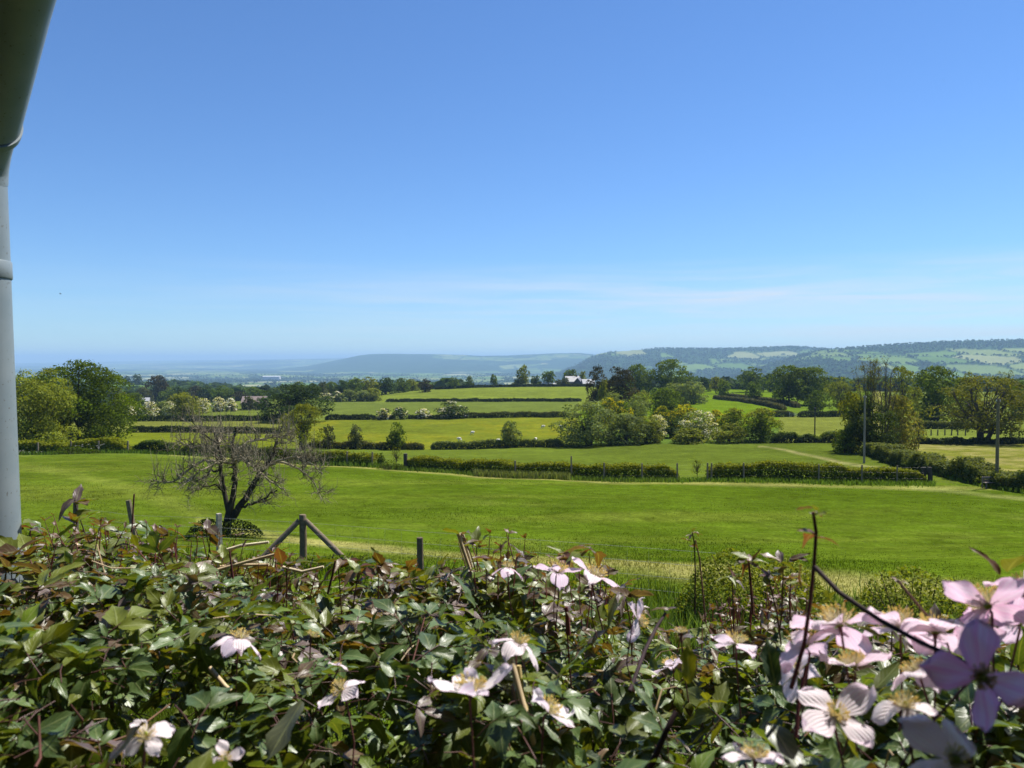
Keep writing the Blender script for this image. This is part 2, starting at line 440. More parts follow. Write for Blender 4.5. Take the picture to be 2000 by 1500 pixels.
def ground_col(x, y):
    """real colour of the sward / land at a place"""
    x = np.asarray(x, float); y = np.asarray(y, float)
    r = np.hypot(x, y); Y = np.clip(np.maximum(y, 0.72 * r), 0.3, None); u = CU + FPX * x / Y / 1.003
    n1 = fbm(x * 0.06, y * 0.06, 21, 4)[..., None]; n2 = fbm(x * 0.4, y * 0.4, 31, 3)[..., None]
    def put(c, mask, new):
        return np.where(mask[..., None], np.array(new), c)
    c = np.zeros(x.shape + (3,)) + np.array((0.056, 0.088, 0.0055))
    c = c * (0.76 + 0.54 * n1)
    lft = (np.clip((900 - u) / 900, 0, 1))[..., None]
    c = c * (1 + 0.04 * lft) + np.array((0.008, 0.005, 0.002)) * lft
    # long soft streaks across the slope and scattered weed patches
    st_ = fbm(x * 0.035 + y * 0.02, y * 0.30 - x * 0.05, 141, 4)[..., None]
    kst = np.clip((st_ - 0.50) * 4.5, 0, 1)
    c = c * (1 - 0.35 * kst) + np.array((0.125, 0.140, 0.020)) * 0.35 * kst
    wd_ = fbm(x * 0.9, y * 0.9, 151, 3)[..., None]
    c = np.where(wd_ > 0.70, c * 0.82, c)
    dry = np.clip((n2 - 0.55) * 3, 0, 1) * np.clip((n1 - 0.42) * 4, 0, 1)
    c = c * (1 - dry * 0.5) + np.array((0.135, 0.15, 0.028)) * dry * 0.5
    r1 = row1(u)
    # mown strip beside the hedge
    def strip(c, d, w, col, amt):
        k = (np.clip(1.3 - np.abs(d) / w, 0, 1) * (0.15 + 1.5 * n2[..., 0] * (0.5 + n1[..., 0])))[..., None]
        k = np.clip(k * amt, 0, 1)
        return c * (1 - k) + np.array(col) * k
    c = strip(c, np.where(u > 330, Y - (r1 - 3.2), 99), 1.5, (0.19, 0.185, 0.05), 0.85)
    c = strip(c, np.where(u <= 400, Y - (r1 - 4.5), 99), 2.0, (0.13, 0.16, 0.03), 0.4)
    yp = np.interp(u, [300, 560, 640, 1000, 1350, 1700, 2000], [33, 26, 24.5, 20.0, 17.3, 15.2, 14.0])
    c = strip(c, np.where((u > 380), Y - yp, 99), 1.5, (0.21, 0.20, 0.06), 1.0)
    yq = np.interp(u, [0, 120, 300, 420, 560], [66, 56, 40, 31, 26])
    c = strip(c, np.where(u < 560, Y - yq, 99), 4.0, (0.15, 0.17, 0.03), 0.35)
    c = strip(c, np.where(u > 1780, Y - np.interp(u, [1780, 1850, 2050], [57, 55, 47]), 99), 1.6, (0.19, 0.20, 0.06), 0.7)
    # second strip field
    far = Y > r1
    c2 = np.array((0.070, 0.095, 0.011)) * (0.8 + 0.5 * n1)
    ytr = np.interp(u, [1490, 1560, 1640, 1700], [126, 106, 88, 80])
    k = np.clip(1.3 - np.abs(Y - ytr) / 3.0, 0, 1) * (u > 1480) * (u < 1720)
    k = (np.clip(k, 0, 1) * (0.25 + 1.1 * n2[..., 0]))[..., None]; k = np.clip(k, 0, 1) * .75
    c2 = c2 * (1 - k) + np.array((0.21, 0.195, 0.075)) * k
    c = np.where(far[..., None], c2, c)
    # left fields
    lf = (u < 560)
    c = np.where((far & lf)[..., None], np.array((0.105, 0.125, 0.008)) * (0.85 + 0.3 * n1), c)
    c = np.where((lf & (Y > rowL1(u)))[..., None], np.array((0.115, 0.125, 0.022)) * (0.85 + 0.3 * n1), c)
    c = np.where((lf & (Y > rowL2(u)))[..., None], np.array((0.095, 0.120, 0.018)) * (0.85 + 0.3 * n1), c)
    # buttercup pasture, then the two fields up to the house
    mid = (u >= 560) & (u < 1130)
    but = np.clip((n1 - 0.42) * 4, 0, 1) * np.clip((n2 - 0.3) * 2, 0, 1)
    cb = np.array((0.098, 0.120, 0.011)) * (0.85 + 0.3 * n1); cb = cb * (1 - but * 0.40) + np.array((0.21, 0.170, 0.005)) * but * 0.40
    c = np.where((mid & (Y > row2(u)))[..., None], cb, c)
    c = np.where((mid & (Y > row3(u)))[..., None], np.array((0.092, 0.118, 0.020)) * (0.85 + 0.3 * n1), c)
    c = np.where((mid & (Y > row4(u)))[..., None], np.array((0.112, 0.140, 0.018)) * (0.8 + 0.45 * n1), c)
    # scrub bank and bright pasture
    rt = (u >= 1130) & (u < 1520)
    c = np.where((rt & (Y > row2(u)))[..., None], np.array((0.075, 0.12, 0.018)) * (0.8 + 0.4 * n1), c)
    c = np.where((rt & (Y > 178))[..., None], np.array((0.090, 0.140, 0.006)) * (0.8 + 0.45 * n1), c)
    c = np.where(((u >= 1130) & (u < 1200) & (Y > 260))[..., None], np.array((0.112, 0.140, 0.018)) * (0.8 + 0.45 * n1), c)
    r3 = (u >= 1520) & (u < 1720)
    c = np.where((r3 & (Y > row2(u)))[..., None], np.array((0.118, 0.135, 0.022)) * (0.85 + 0.3 * n1), c)
    c = np.where((r3 & (Y > 228))[..., None], np.array((0.085, 0.130, 0.010)) * (0.85 + 0.3 * n1), c)
    # pale hay meadow right
    r4 = (u >= 1700) & (Y > diag(u) + 0.0)
    hay = np.clip((n2 - 0.35) * 2.2, 0, 1)
    ch = np.array((0.115, 0.125, 0.016)) * (1 - hay) + np.array((0.23, 0.20, 0.07)) * hay
    c = np.where(r4[..., None], ch, c)
    c = np.where(((u >= 1720) & (Y > 130))[..., None], np.array((0.105, 0.130, 0.020)) * (0.85 + 0.3 * n1), c)
    # terrace soil under the clematis
    c = np.where((Y < 2.6)[..., None], np.array((0.030, 0.024, 0.017)) * (0.7 + 0.6 * n1), c)
    # country beyond: patchwork of fields, woods and hedges
    sc = np.where(Y < 3000, 1 / 170.0, 1 / 330.0)
    v, ed = voronoi_cell(x * sc + 3.1, y * sc * 0.55, 61)
    wood = fbm(x * 0.0011, y * 0.0008, 71, 4)
    pal = np.array([(0.075, 0.135, 0.022), (0.11, 0.17, 0.03), (0.16, 0.19, 0.06), (0.24, 0.25, 0.12), (0.09, 0.14, 0.03), (0.13, 0.18, 0.04)])
    cf = pal[np.clip((v * 6).astype(int), 0, 5)] * (0.85 + 0.3 * n1)
    dark = (ed < 0.10) | (wood > 0.53) | (v > 0.93)
    cf = np.where(dark[..., None], np.array((0.022, 0.042, 0.014)) * (0.7 + 0.6 * n2), cf)
    c = np.where((Y > 520)[..., None], cf, c)
    c = np.where(((Y > 900) & (Y < 1350) & (u > 150) & (u < 330))[..., None], np.array((0.10, 0.165, 0.035)), c)
    return c

def make_ground():
    az = np.concatenate([np.linspace(-180, -46, 60), np.linspace(-45, 45, 640), np.linspace(46, 180, 60)])
    rr = np.concatenate([[0.02], np.exp(np.linspace(math.log(0.35), math.log(60000), 760))])
    A, Q = np.meshgrid(np.radians(az), rr)
    X, Yw = Q * np.sin(A), Q * np.cos(A)
    Z = H(X, Yw)
    C = ground_col(X, Yw)
    n, m = X.shape
    V = np.stack([X, Yw, Z], -1).reshape(-1, 3)
    i = np.arange(n - 1)[:, None] * m; j = np.arange(m - 1)[None, :]
    F = np.stack([i + j, i + j + 1, i + m + j + 1, i + m + j], -1).reshape(-1, 4)
    mb = MB(); mb.add(V, F[:, ::-1], C.reshape(-1, 3))
    tag(mb.build('ground', M_GROUND), kind='structure')

make_ground()

def make_hills(name, Yc, ul, vl, depth_front, depth_back, seed, woodbias):
    """a long ridge whose crest stands at distance Yc"""
    cu = np.linspace(ul[0], ul[-1], 420)
    tt = (cu - CU) / FPX
    s = np.concatenate([np.linspace(-1, 0, 60), np.linspace(0, 1, 14)[1:]])
    T, Sg = np.meshgrid(tt, s)
    Yw = Yc + np.where(Sg < 0, Sg * depth_front, Sg * depth_back)
    X = T * Yw
    base = H(X, Yw, False) - 12
    U = CU + FPX * T
    top = (VH - np.interp(U, ul, vl)) / FPX * Yc
    prof = np.where(Sg < 0, (1 + Sg) ** 1.15, (1 - Sg))
    prof = prof * prof * (3 - 2 * prof) * 0.55 + prof * 0.45
    Z = base + (top - base) * prof
    roll = (fbm(X / 700, Yw / 700, seed, 4) - 0.5)
    Z = Z + roll * 70 * np.clip(prof * (1 - prof) * 3.4, 0, 1) + (vnoise(X / 40, Yw / 40, seed + 3) - 0.5) * 5
    n1 = fbm(X * 0.01, Yw * 0.01, 21, 4)[..., None]
    v, ed = voronoi_cell(X / 260.0, Yw / 330.0, seed + 40)
    wood = fbm(X / 900, Yw / 900, seed + 50, 4) + woodbias(U, prof)
    pal = np.array([(0.09, 0.15, 0.03), (0.12, 0.18, 0.04), (0.16, 0.20, 0.06), (0.10, 0.16, 0.03), (0.20, 0.22, 0.09), (0.13, 0.18, 0.05)])
    C = pal[np.clip((v * 6).astype(int), 0, 5)] * (0.85 + 0.3 * n1)
    dark = (ed < 0.09) | (wood > 0.55)
    C = np.where(dark[..., None], np.array((0.030, 0.058, 0.016)) * (0.6 + 0.8 * n1), C)
    n, m = X.shape
    V = np.stack([X, Yw, Z], -1).reshape(-1, 3)
    i = np.arange(n - 1)[:, None] * m; j = np.arange(m - 1)[None, :]
    F = np.stack([i + j, i + j + 1, i + m + j + 1, i + m + j], -1).reshape(-1, 4)
    mb = MB(); mb.add(V, F, C.reshape(-1, 3))
    tag(mb.build(name, M_GROUND), kind='structure')
    return X, Yw, Z, dark

HILL_PTS = []
HILL_PTS.append(make_hills('hills', 6400, [1050, 1100, 1130, 1150, 1165, 1190, 1230, 1290, 1350, 1400, 1450, 1500, 1545, 1590, 1650, 1720, 1800],
    [742, 724, 712, 700, 692, 687, 685, 680.5, 680, 681, 680, 678, 676.5, 679, 684, 690, 700], 2300, 2500, 5,
    lambda U, p: -0.03 + 0.14 * (U < 1290) + 0.06 * (p > 0.6) - 0.06 * (p < 0.4)))
HILL_PTS.append(make_hills('hills', 4700, [1380, 1480, 1560, 1600, 1650, 1700, 1750, 1800, 1850, 1900, 1950, 2000, 2100, 2300],
    [748, 718, 694, 684, 680.5, 677, 673, 670, 667.5, 665.5, 665, 664, 662, 660], 1900, 2500, 15,
    lambda U, p: -0.05 + 0.09 * (p > 0.75) - 0.03 * (p < 0.6)))
HILL_PTS.append(make_hills('hills', 11500, [500, 600, 650, 680, 700, 720, 750, 800, 860, 900, 940, 990, 1040, 1090, 1130, 1150, 1170, 1200, 1240],
    [727, 715, 705, 699, 694.5, 692, 691, 691.5, 692, 693, 695, 694.5, 692, 690, 689.5, 691, 694, 700, 708], 3600, 2500, 25,
    lambda U, p: 0.06 + 0.10 * (p > 0.5)))
HILL_PTS.append(make_hills('hills', 17000, [-300, 100, 200, 300, 420, 520, 600, 680, 760, 850, 960],
    [716, 714.5, 712, 709.5, 707, 704, 702, 701, 702, 708, 720], 5000, 3000, 35, lambda U, p: 0.05 + 0 * U))
make_hills('hills', 22000, [-400, 0, 150, 300, 480, 640, 720, 900, 980, 1020, 1300, 1560, 1640, 1760, 1900],
    [712, 709.5, 707.5, 704.5, 702.5, 699.5, 698, 697, 696.5, 696.5, 697, 698, 699, 700, 702], 6000, 3000, 45, lambda U, p: 0.05 + 0 * U)

# ------------------------------------------------------------------ trees
PALS = {
    'oak': ((0.058, 0.094, 0.009), (0.115, 0.155, 0.013)),
    'vivid': ((0.036, 0.066, 0.002), (0.120, 0.168, 0.005)),
    'pale': ((0.120, 0.150, 0.016), (0.205, 0.225, 0.030)),
    'yellow': ((0.126, 0.150, 0.012), (0.198, 0.204, 0.017)),
    'dark': ((0.030, 0.053, 0.010), (0.052, 0.084, 0.014)),
    'pine':   ((0.033, 0.033, 0.013), (0.055, 0.048, 0.020)),
    'willow': ((0.115, 0.150, 0.044), (0.185, 0.222, 0.070)),
    'bronze': ((0.085, 0.102, 0.012), (0.155, 0.150, 0.022)),
    'grey':   ((0.056, 0.070, 0.025), (0.094, 0.103, 0.040)),
    'ivy': ((0.028, 0.046, 0.009), (0.052, 0.074, 0.013)),
    'pinkish': ((0.115, 0.140, 0.018), (0.230, 0.195, 0.060)),
}
CROWNS = {}

def crown_meshes(style, pal, seed, n, blossom=None, amt=0.0):
    """unit tree: crown about one unit wide and one high; returns (crown mesh, trunk mesh)"""
    key = (style, pal, seed, n, blossom, amt)
    if key in CROWNS: return CROWNS[key]
    rng = np.random.default_rng(seed * 131 + hash(style) % 1 + len(style) * 7 + n)
    lobes = []
    if style == 'broad':   zb, nl, rl = 0.13, 60, (0.09, 0.17)
    elif style == 'bush':  zb, nl, rl = 0.02, 70, (0.08, 0.17)
    elif style == 'airy':  zb, nl, rl = 0.17, 60, (0.08, 0.13)
    elif style == 'tall':  zb, nl, rl = 0.10, 24, (0.13, 0.22)
    elif style == 'column': zb, nl, rl = 0.04, 18, (0.18, 0.32)
    elif style == 'pine':  zb, nl, rl = 0.06, 34, (0.12, 0.20)
    elif style == 'wisp':  zb, nl, rl = 0.35, 40, (0.05, 0.10)
    else: zb, nl, rl = 0.16, 22, (0.14, 0.22)
    k = 0
    while len(lobes) < nl and k < 6000:
        k += 1
        zf = rng.random(); a = rng.uniform(0, 6.283); r = rng.uniform(*rl)
        if style == 'bush': prof = math.sqrt(max(0, 1 - (max(0, zf - .34) / .67) ** 2)) * (0.80 + 0.20 * min(zf / .34, 1))
        elif style == 'column': prof = 1 - 0.62 * max(0, zf - .25) / .75
        elif style == 'pine': prof = math.sqrt(max(0, 1 - (max(0, zf - .25) / .76) ** 2)) * (0.9 + 0.1 * min(zf / .25, 1))
        else: prof = math.sqrt(max(0, 1 - ((zf - .42) / .60) ** 2))
        q = rng.random() ** (0.42 if style != 'airy' else 0.55)
        rad_ = q * prof * (0.5 - r * 0.7)
        c = np.array([math.cos(a) * rad_, math.sin(a) * rad_, zb + r * .5 + zf * (1 - zb - r * 1.2)])
        if any(np.linalg.norm(c - l_[0]) < 0.62 * r for l_ in lobes): continue
        lobes.append((c, r, rng.uniform(0.62, 1.38)))
    wts = np.array([l[1] ** 2 for l in lobes]); wts /= wts.sum()
    pick = rng.choice(len(lobes), n, p=wts)
    Cn = np.array([l[0] for l in lobes])[pick]; Rr = np.array([l[1] for l in lobes])[pick]; Br = np.array([l[2] for l in lobes])[pick]
    D = norm(rng.normal(size=(n, 3)) + np.array([0, 0, 0.65]))
    out = norm(Cn - np.array([0, 0, zb + (1 - zb) * 0.4])); D = norm(D + 0.4 * out)
    rad = Rr * rng.uniform(0.72, 1.06, n)
    bump = 1 + 0.25 * np.sin(D[:, 0] * 9 + Br * 40) * np.sin(D[:, 1] * 8 + Br * 11) * np.sin(D[:, 2] * 9 + Br * 7)
    P = Cn + D * (rad * bump)[:, None] * np.array([1, 1, 0.82])
    if style not in ('airy', 'wisp'):
        core = rng.random(n) < 0.22
        mid_ = np.array([0, 0, zb + (1 - zb) * 0.42])
        P[core] = mid_ + (Cn[core] - mid_) * rng.uniform(0.25, 0.75, (core.sum(), 1)) + rng.normal(0, .03, (core.sum(), 3))
    for ax in (0, 1):
        a0, a1 = np.percentile(P[:, ax], 1), np.percentile(P[:, ax], 99)
        P[:, ax] = (P[:, ax] - (a0 + a1) / 2) / (a1 - a0); 
    z1 = np.percentile(P[:, 2], 99.3); zlow = np.percentile(P[:, 2], 1)
    zb2 = zb if zb > 0.1 else 0.0
    P[:, 2] = zb2 + (P[:, 2] - zlow) / (z1 - zlow) * (1 - zb2)
    P[:, 2] = np.maximum(P[:, 2], 0.005)
    lo, hi = np.array(PALS[pal][0]), np.array(PALS[pal][1])
    t = np.clip(rng.normal(0.45, 0.28, n), 0, 1)[:, None]
    C = (lo + (hi - lo) * t) * Br[:, None] * rng.uniform(0.8, 1.2, (n, 1))
    if blossom:
        bl = {'white': (0.62, 0.60, 0.50), 'gold': (0.37, 0.33, 0.008), 'lime': (0.20, 0.22, 0.02)}[blossom]
        lb = rng.random(len(lobes))
        pr_ = np.clip((lb[pick] < amt * 1.4) * 0.75 + 0.08, 0, 1) * np.clip(0.35 + D[:, 2], 0, 1)
        if blossom == 'lime': pr_ = np.clip(D[:, 2] * 1.3 - 0.1, 0, 1) * np.clip(P[:, 2] * 1.6 - 0.4, 0, 1) * amt * 1.6
        isb = rng.random(n) < pr_
        C[isb] = np.array(bl) * rng.uniform(0.75, 1.15, (isb.sum(), 1))
    mb = MB()
    s = {'airy': 2.6, 'wisp': 1.1, 'pine': 3.2}.get(style, 3.7) / math.sqrt(n) * rng.uniform(0.6, 1.3, n)
    leaf_quads(mb, P, s, D * 1.0 + rng.normal(size=(n, 3)) * 0.5, C, rng, 0.7)
    cm = mb.mesh('crown', M_TREE, smooth=False)
    # trunk and limbs
    tb = MB()
    bc = (0.045, 0.038, 0.028) if style != 'airy' else (0.06, 0.052, 0.04)
    forks = 1 if style in ('broad', 'pine', 'column', 'tall', 'wisp') else 3
    for f in range(forks):
        off = rng.normal(0, 0.03, 2) if forks > 1 else np.zeros(2)
        ht = 0.62 if style not in ('bush',) else 0.45
        pts = [(off[0] * 0.3, off[1] * 0.3, -0.02), (off[0], off[1], zb * 0.6 + 0.02), (off[0] * 2 + rng.normal(0, .015), off[1] * 2, zb + 0.2), (off[0] * 3 + rng.normal(0, .03), off[1] * 3, ht)]
        tube(tb, pts, [0.034, 0.026, 0.02, 0.006], 7, bc)
    order = rng.permutation(len(lobes))[:(10 if style not in ('airy', 'wisp') else 40)]
    for q in order:
        c, r, _ = lobes[q]
        z0 = min(zb + 0.02 + rng.random() * 0.22, c[2] * 0.75)
        a = np.array([c[0] * 0.05, c[1] * 0.05, z0]); m_ = a * 0.45 + c * 0.55 + np.array([0, 0, -0.03]) + rng.normal(0, .015, 3)
        tube(tb, [a, m_, c + np.array([0, 0, r * 0.4])], [0.013, 0.008, 0.002], 5, bc)
        if style in ('airy', 'wisp'):
            for w_ in range(4):
                e_ = c + norm(rng.normal(size=3) + np.array([0, 0, .4])) * r * 1.1
                tube(tb, [m_ * 0.4 + c * 0.6, c * .5 + e_ * .5, e_], [0.005, 0.003, 0.001], 4, bc)
    tm = tb.mesh('trunk', M_BARK)
    CROWNS[key] = (cm, tm)
    return cm, tm

def tree(name, u, Y, vtop, wpx, style, pal, label, cat='tree', group=None, n=None, seed=None, blossom=None, amt=0.0, sink=0.0, ivy=None):
    g = gp(u, Y)
    ztop = at(u, vtop, Y).z
    h = max(ztop - g.z, 0.8); w = wpx / FPX * Y
    px = h / Y * FPX
    if n is None:
        n = int(np.clip(px * wpx * 1.2, 400, 9000)); n = int(round(n / 500.0) * 500) or 400
    if seed is None: seed = int(abs(u) * 7 + Y) % 4
    cm, tm = crown_meshes(style, pal, seed, n, blossom, amt)
    o = empty(name, g + Vector((0, 0, -sink)), label, cat, group)
    o.scale = (w, w, h * (1.0 if style != 'pine' else 1.0) * 0.97)
    o.rotation_euler = (0, 0, (u * 0.37 + Y) % 6.28)
    obj('trunk', tm, o); obj('crown', cm, o)
    if ivy:
        rng = np.random.default_rng(int(u))
        k = 1400; a_ = rng.uniform(0, 6.28, k); zz = rng.uniform(0, ivy, k); rr = (0.055 + 0.03 * rng.random(k)) * (1.15 - zz / ivy * 0.6)
        P = np.stack([np.cos(a_) * rr, np.sin(a_) * rr, zz], 1); D = np.stack([np.cos(a_), np.sin(a_), 0 * a_ + .3], 1)
        m_ = MB(); leaf_quads(m_, P, 0.035, D + rng.normal(0, .4, (k, 3)), np.array(PALS['ivy'][0]) * rng.uniform(.6, 1.5, (k, 1)), rng)
        m_.build('ivy', M_TREE, o, False)
    return o

G_OAK, G_HAW, G_HILL, G_WOOD = 'broad field trees beyond the hedges', 'hawthorns in blossom along the field edges', 'small trees along the hilltop hedge', 'trees of the wood edge behind the left fields'
# large pair behind the hedge at the left
tree('broadleaf_tree', 72, 106, 722, 138, 'bush', 'pale', 'large pale green tree beside the downpipe, nearer of the big pair', n=14000, seed=13)
tree('broadleaf_tree', 156, 116, 705, 200, 'bush', 'vivid', 'huge rounded bright green tree behind the paler tree by the downpipe', n=26000, seed=16)
# dark evergreen and the ivy-clad tree in front of it
tree('evergreen_oak', 571, 215, 750, 124, 'broad', 'dark', 'dark spreading evergreen tree behind the bare apple tree', n=9000, seed=3)
tree('ash_tree', 591, 126, 787, 82, 'airy', 'yellow', 'yellow-green tree with ivy-clad trunk in front of the dark evergreen', n=5000, seed=5, ivy=0.5)
tree('young_tree', 641, 130, 829, 26, 'airy', 'grey', 'small brownish thin-leaved tree just right of the ivy-clad trunk', n=500, seed=2, ivy=0.4)
tree('ivy_clad_tree', 697, 132, 828, 28, 'column', 'grey', 'narrow ivy-covered tree without blossom, left one of the two in the low hedge', n=1500, seed=1)
tree('ivy_clad_tree', 775, 133, 824, 34, 'column', 'oak', 'narrow dark conical tree, right one of the two in the low hedge', n=1500, seed=2)
# hawthorns in the middle hedge
tree('hawthorn', 750, 221, 797, 27, 'bush', 'grey', 'small white-flowered hawthorn at the left of four in the middle hedge', 'tree', G_HAW, blossom='white', amt=0.5, seed=1)
tree('hawthorn', 782, 221, 795, 30, 'bush', 'dark', 'dark hawthorn with little blossom beside the small white one', 'tree', G_HAW, blossom='white', amt=0.12, seed=2)
tree('hawthorn', 829, 222, 798, 30, 'bush', 'grey', 'lone hawthorn covered all over in white blossom in the middle hedge', 'tree', G_HAW, blossom='white', amt=0.75, seed=3)
tree('hawthorn', 883, 223, 783, 60, 'bush', 'dark', 'widest dark hawthorn flecked with white in the middle hedge', 'tree', G_HAW, blossom='white', amt=0.22, seed=4, n=3500)
tree('young_tree', 998, 136, 822, 38, 'bush', 'willow', 'small grey-green tree in the low hedge above the sheep field', seed=3)
# scrub group right of centre
G_SCR = 'scrub bushes in the hollow'
tree('willow_bush', 1152, 138, 784, 116, 'bush', 'willow', 'biggest rounded grey-green willow of the scrub, at its left end', 'bush', G_SCR, n=9000, seed=21)
tree('willow_bush', 1222, 138, 806, 92, 'bush', 'willow', 'middle grey-green willow joined to the biggest willow', 'bush', G_SCR, n=6000, seed=22)
tree('willow_bush', 1262, 139, 812, 62, 'bush', 'pale', 'lighter yellow-green willow beside the white blossom', 'bush', G_SCR, n=4500, seed=23)
tree('hawthorn', 1284, 141, 810, 36, 'bush', 'willow', 'white blossoming hawthorn at the right edge of the willows', 'tree', G_HAW, blossom='white', amt=0.8, n=2500, seed=5)
tree('hawthorn', 1364, 143, 801, 78, 'bush', 'willow', 'broad hawthorn flecked white, right of the dark gap in the scrub', 'tree', G_HAW, blossom='white', amt=0.3, n=5000, seed=6)
tree('scrub_bush', 1345, 138, 836, 62, 'bush', 'pale', 'low pale green bush under the broad flecked hawthorn', 'bush', G_SCR, n=2500, seed=7)
tree('scrub_bush', 1424, 138, 826, 62, 'bush', 'pale', 'fresh green bush left of the gold-topped round bush', 'bush', G_SCR, n=3000, seed=8)
tree('round_bush', 1486, 140, 796, 78, 'bush', 'oak', 'dense round dark bush with golden-green top at the right end of the scrub', 'bush', G_SCR, blossom='lime', amt=0.9, n=6000, seed=9)
tree('round_bush', 1432, 152, 797, 54, 'bush', 'oak', 'dark bush with golden top behind the fresh green bush', 'bush', G_SCR, blossom='lime', amt=0.8, n=3500, seed=10)
G_GOR = 'yellow flowering gorse in the scrub'
tree('gorse_bush', 1293, 168, 792, 46, 'bush', 'oak', 'yellow gorse behind the white-edged willows', 'bush', G_GOR, blossom='gold', amt=0.5, seed=1, n=2000)
tree('gorse_bush', 1336, 166, 790, 56, 'bush', 'oak', 'yellow gorse above the dark gap in the scrub', 'bush', G_GOR, blossom='gold', amt=0.55, seed=2, n=2500)
tree('gorse_bush', 1312, 152, 812, 60, 'bush', 'dark', 'dark green gorse filling the shaded gap below the yellow gorse', 'bush', G_GOR, blossom='gold', amt=0.1, seed=3, n=2500)
tree('gorse_bush', 1398, 160, 800, 44, 'bush', 'oak', 'orange-yellow gorse behind the broad flecked hawthorn', 'bush', G_GOR, blossom='gold', amt=0.7, seed=4, n=2000)
tree('gorse_bush', 1188, 186, 776, 40, 'bush', 'oak', 'gorse with orange bloom directly above the biggest willow', 'bush', G_GOR, blossom='gold', amt=0.6, seed=5, n=1500)
tree('gorse_bush', 1214, 182, 783, 44, 'bush', 'vivid', 'greener gorse with yellow tips right of the orange gorse', 'bush', G_GOR, blossom='gold', amt=0.35, seed=6, n=1500)
tree('willow_bush', 1196, 196, 767, 60, 'bush', 'willow', 'grey willow at the foot of the dark pines', 'bush', G_SCR, seed=1)
tree('willow_bush', 1236, 190, 772, 56, 'bush', 'willow', 'grey willow between the orange gorse and the round green tree', 'bush', G_SCR, seed=2)
tree('willow_bush', 1256, 235, 762, 34, 'bush', 'pale', 'small pale bush right of the pines', 'bush', G_SCR, seed=3)
tree('broadleaf_tree', 1303, 202, 756, 66, 'bush', 'oak', 'round dark green tree behind the yellow gorse', n=5000, seed=3)
G_PIN = 'dark pines left of the oaks'
tree('pine_tree', 1166, 244, 714, 44, 'pine', 'pine', 'narrow dark pine, left of the two beside the house', 'tree', G_PIN, n=5000, seed=1)
tree('pine_tree', 1209, 240, 716, 78, 'pine', 'pine', 'broad brownish pine, right of the two beside the house', 'tree', G_PIN, n=7500, seed=2)
tree('broadleaf_tree', 1178, 236, 741, 26, 'bush', 'yellow', 'small yellow-green tree at the foot of the two pines', n=1000, seed=2)
tree('oak_tree', 1249, 372, 711, 52, 'broad', 'oak', 'dark oak between the broad pine and the tallest domed oak', 'tree', G_OAK, n=4000, seed=2)
tree('oak_tree', 1310, 372, 701, 76, 'bush', 'oak', 'tallest domed dark tree on the skyline right of the pines', 'tree', G_OAK, n=6000, seed=4)
tree('willow_bush', 1318, 305, 748, 56, 'bush', 'willow', 'pale grey-green willow under the tallest domed tree', 'bush', G_SCR, seed=2)
tree('willow_bush', 1352, 300, 744, 52, 'bush', 'willow', 'pale willow at the left end of the bright green pasture', 'bush', G_SCR, seed=3)
tree('field_tree', 1374, 424, 736, 26, 'bush', 'dark', 'small dark rounded tree right of the pale willows', 'tree', G_OAK)
tree('field_tree', 1398, 400, 735, 28, 'airy', 'yellow', 'thin yellowish tree by the lane hedge', 'tree', G_OAK)
tree('field_tree', 1413, 360, 742, 26, 'bush', 'oak', 'small green tree standing in the lane hedge', 'tree', G_OAK)
tree('oak_tree', 1465, 420, 716, 50, 'broad', 'oak', 'rounded oak left of the big oak pair, smaller tree before it', 'tree', G_OAK, n=2500)
tree('field_tree', 1472, 322, 745, 30, 'broad', 'vivid', 'small round tree in front of the rounded oak', 'tree', G_OAK)
tree('field_tree', 1502, 430, 729, 30, 'bush', 'dark', 'small dark tree just left of the big oak pair', 'tree', G_OAK)
tree('oak_tree', 1540, 284, 713, 78, 'broad', 'oak', 'left oak of the big pair casting shade on the pasture', 'tree', G_OAK, n=6000, seed=1)
tree('oak_tree', 1582, 280, 716, 88, 'broad', 'oak', 'right oak of the big pair casting shade on the pasture', 'tree', G_OAK, n=6500, seed=3)
tree('field_tree', 1592, 246, 762, 38, 'bush', 'vivid', 'small green tree under the right big oak beside the dark pole', 'tree', G_OAK)
tree('field_tree', 1646, 236, 736, 64, 'airy', 'pale', 'thin pale tree between the big oaks and the half-bare tree', 'tree', G_OAK, n=4000)
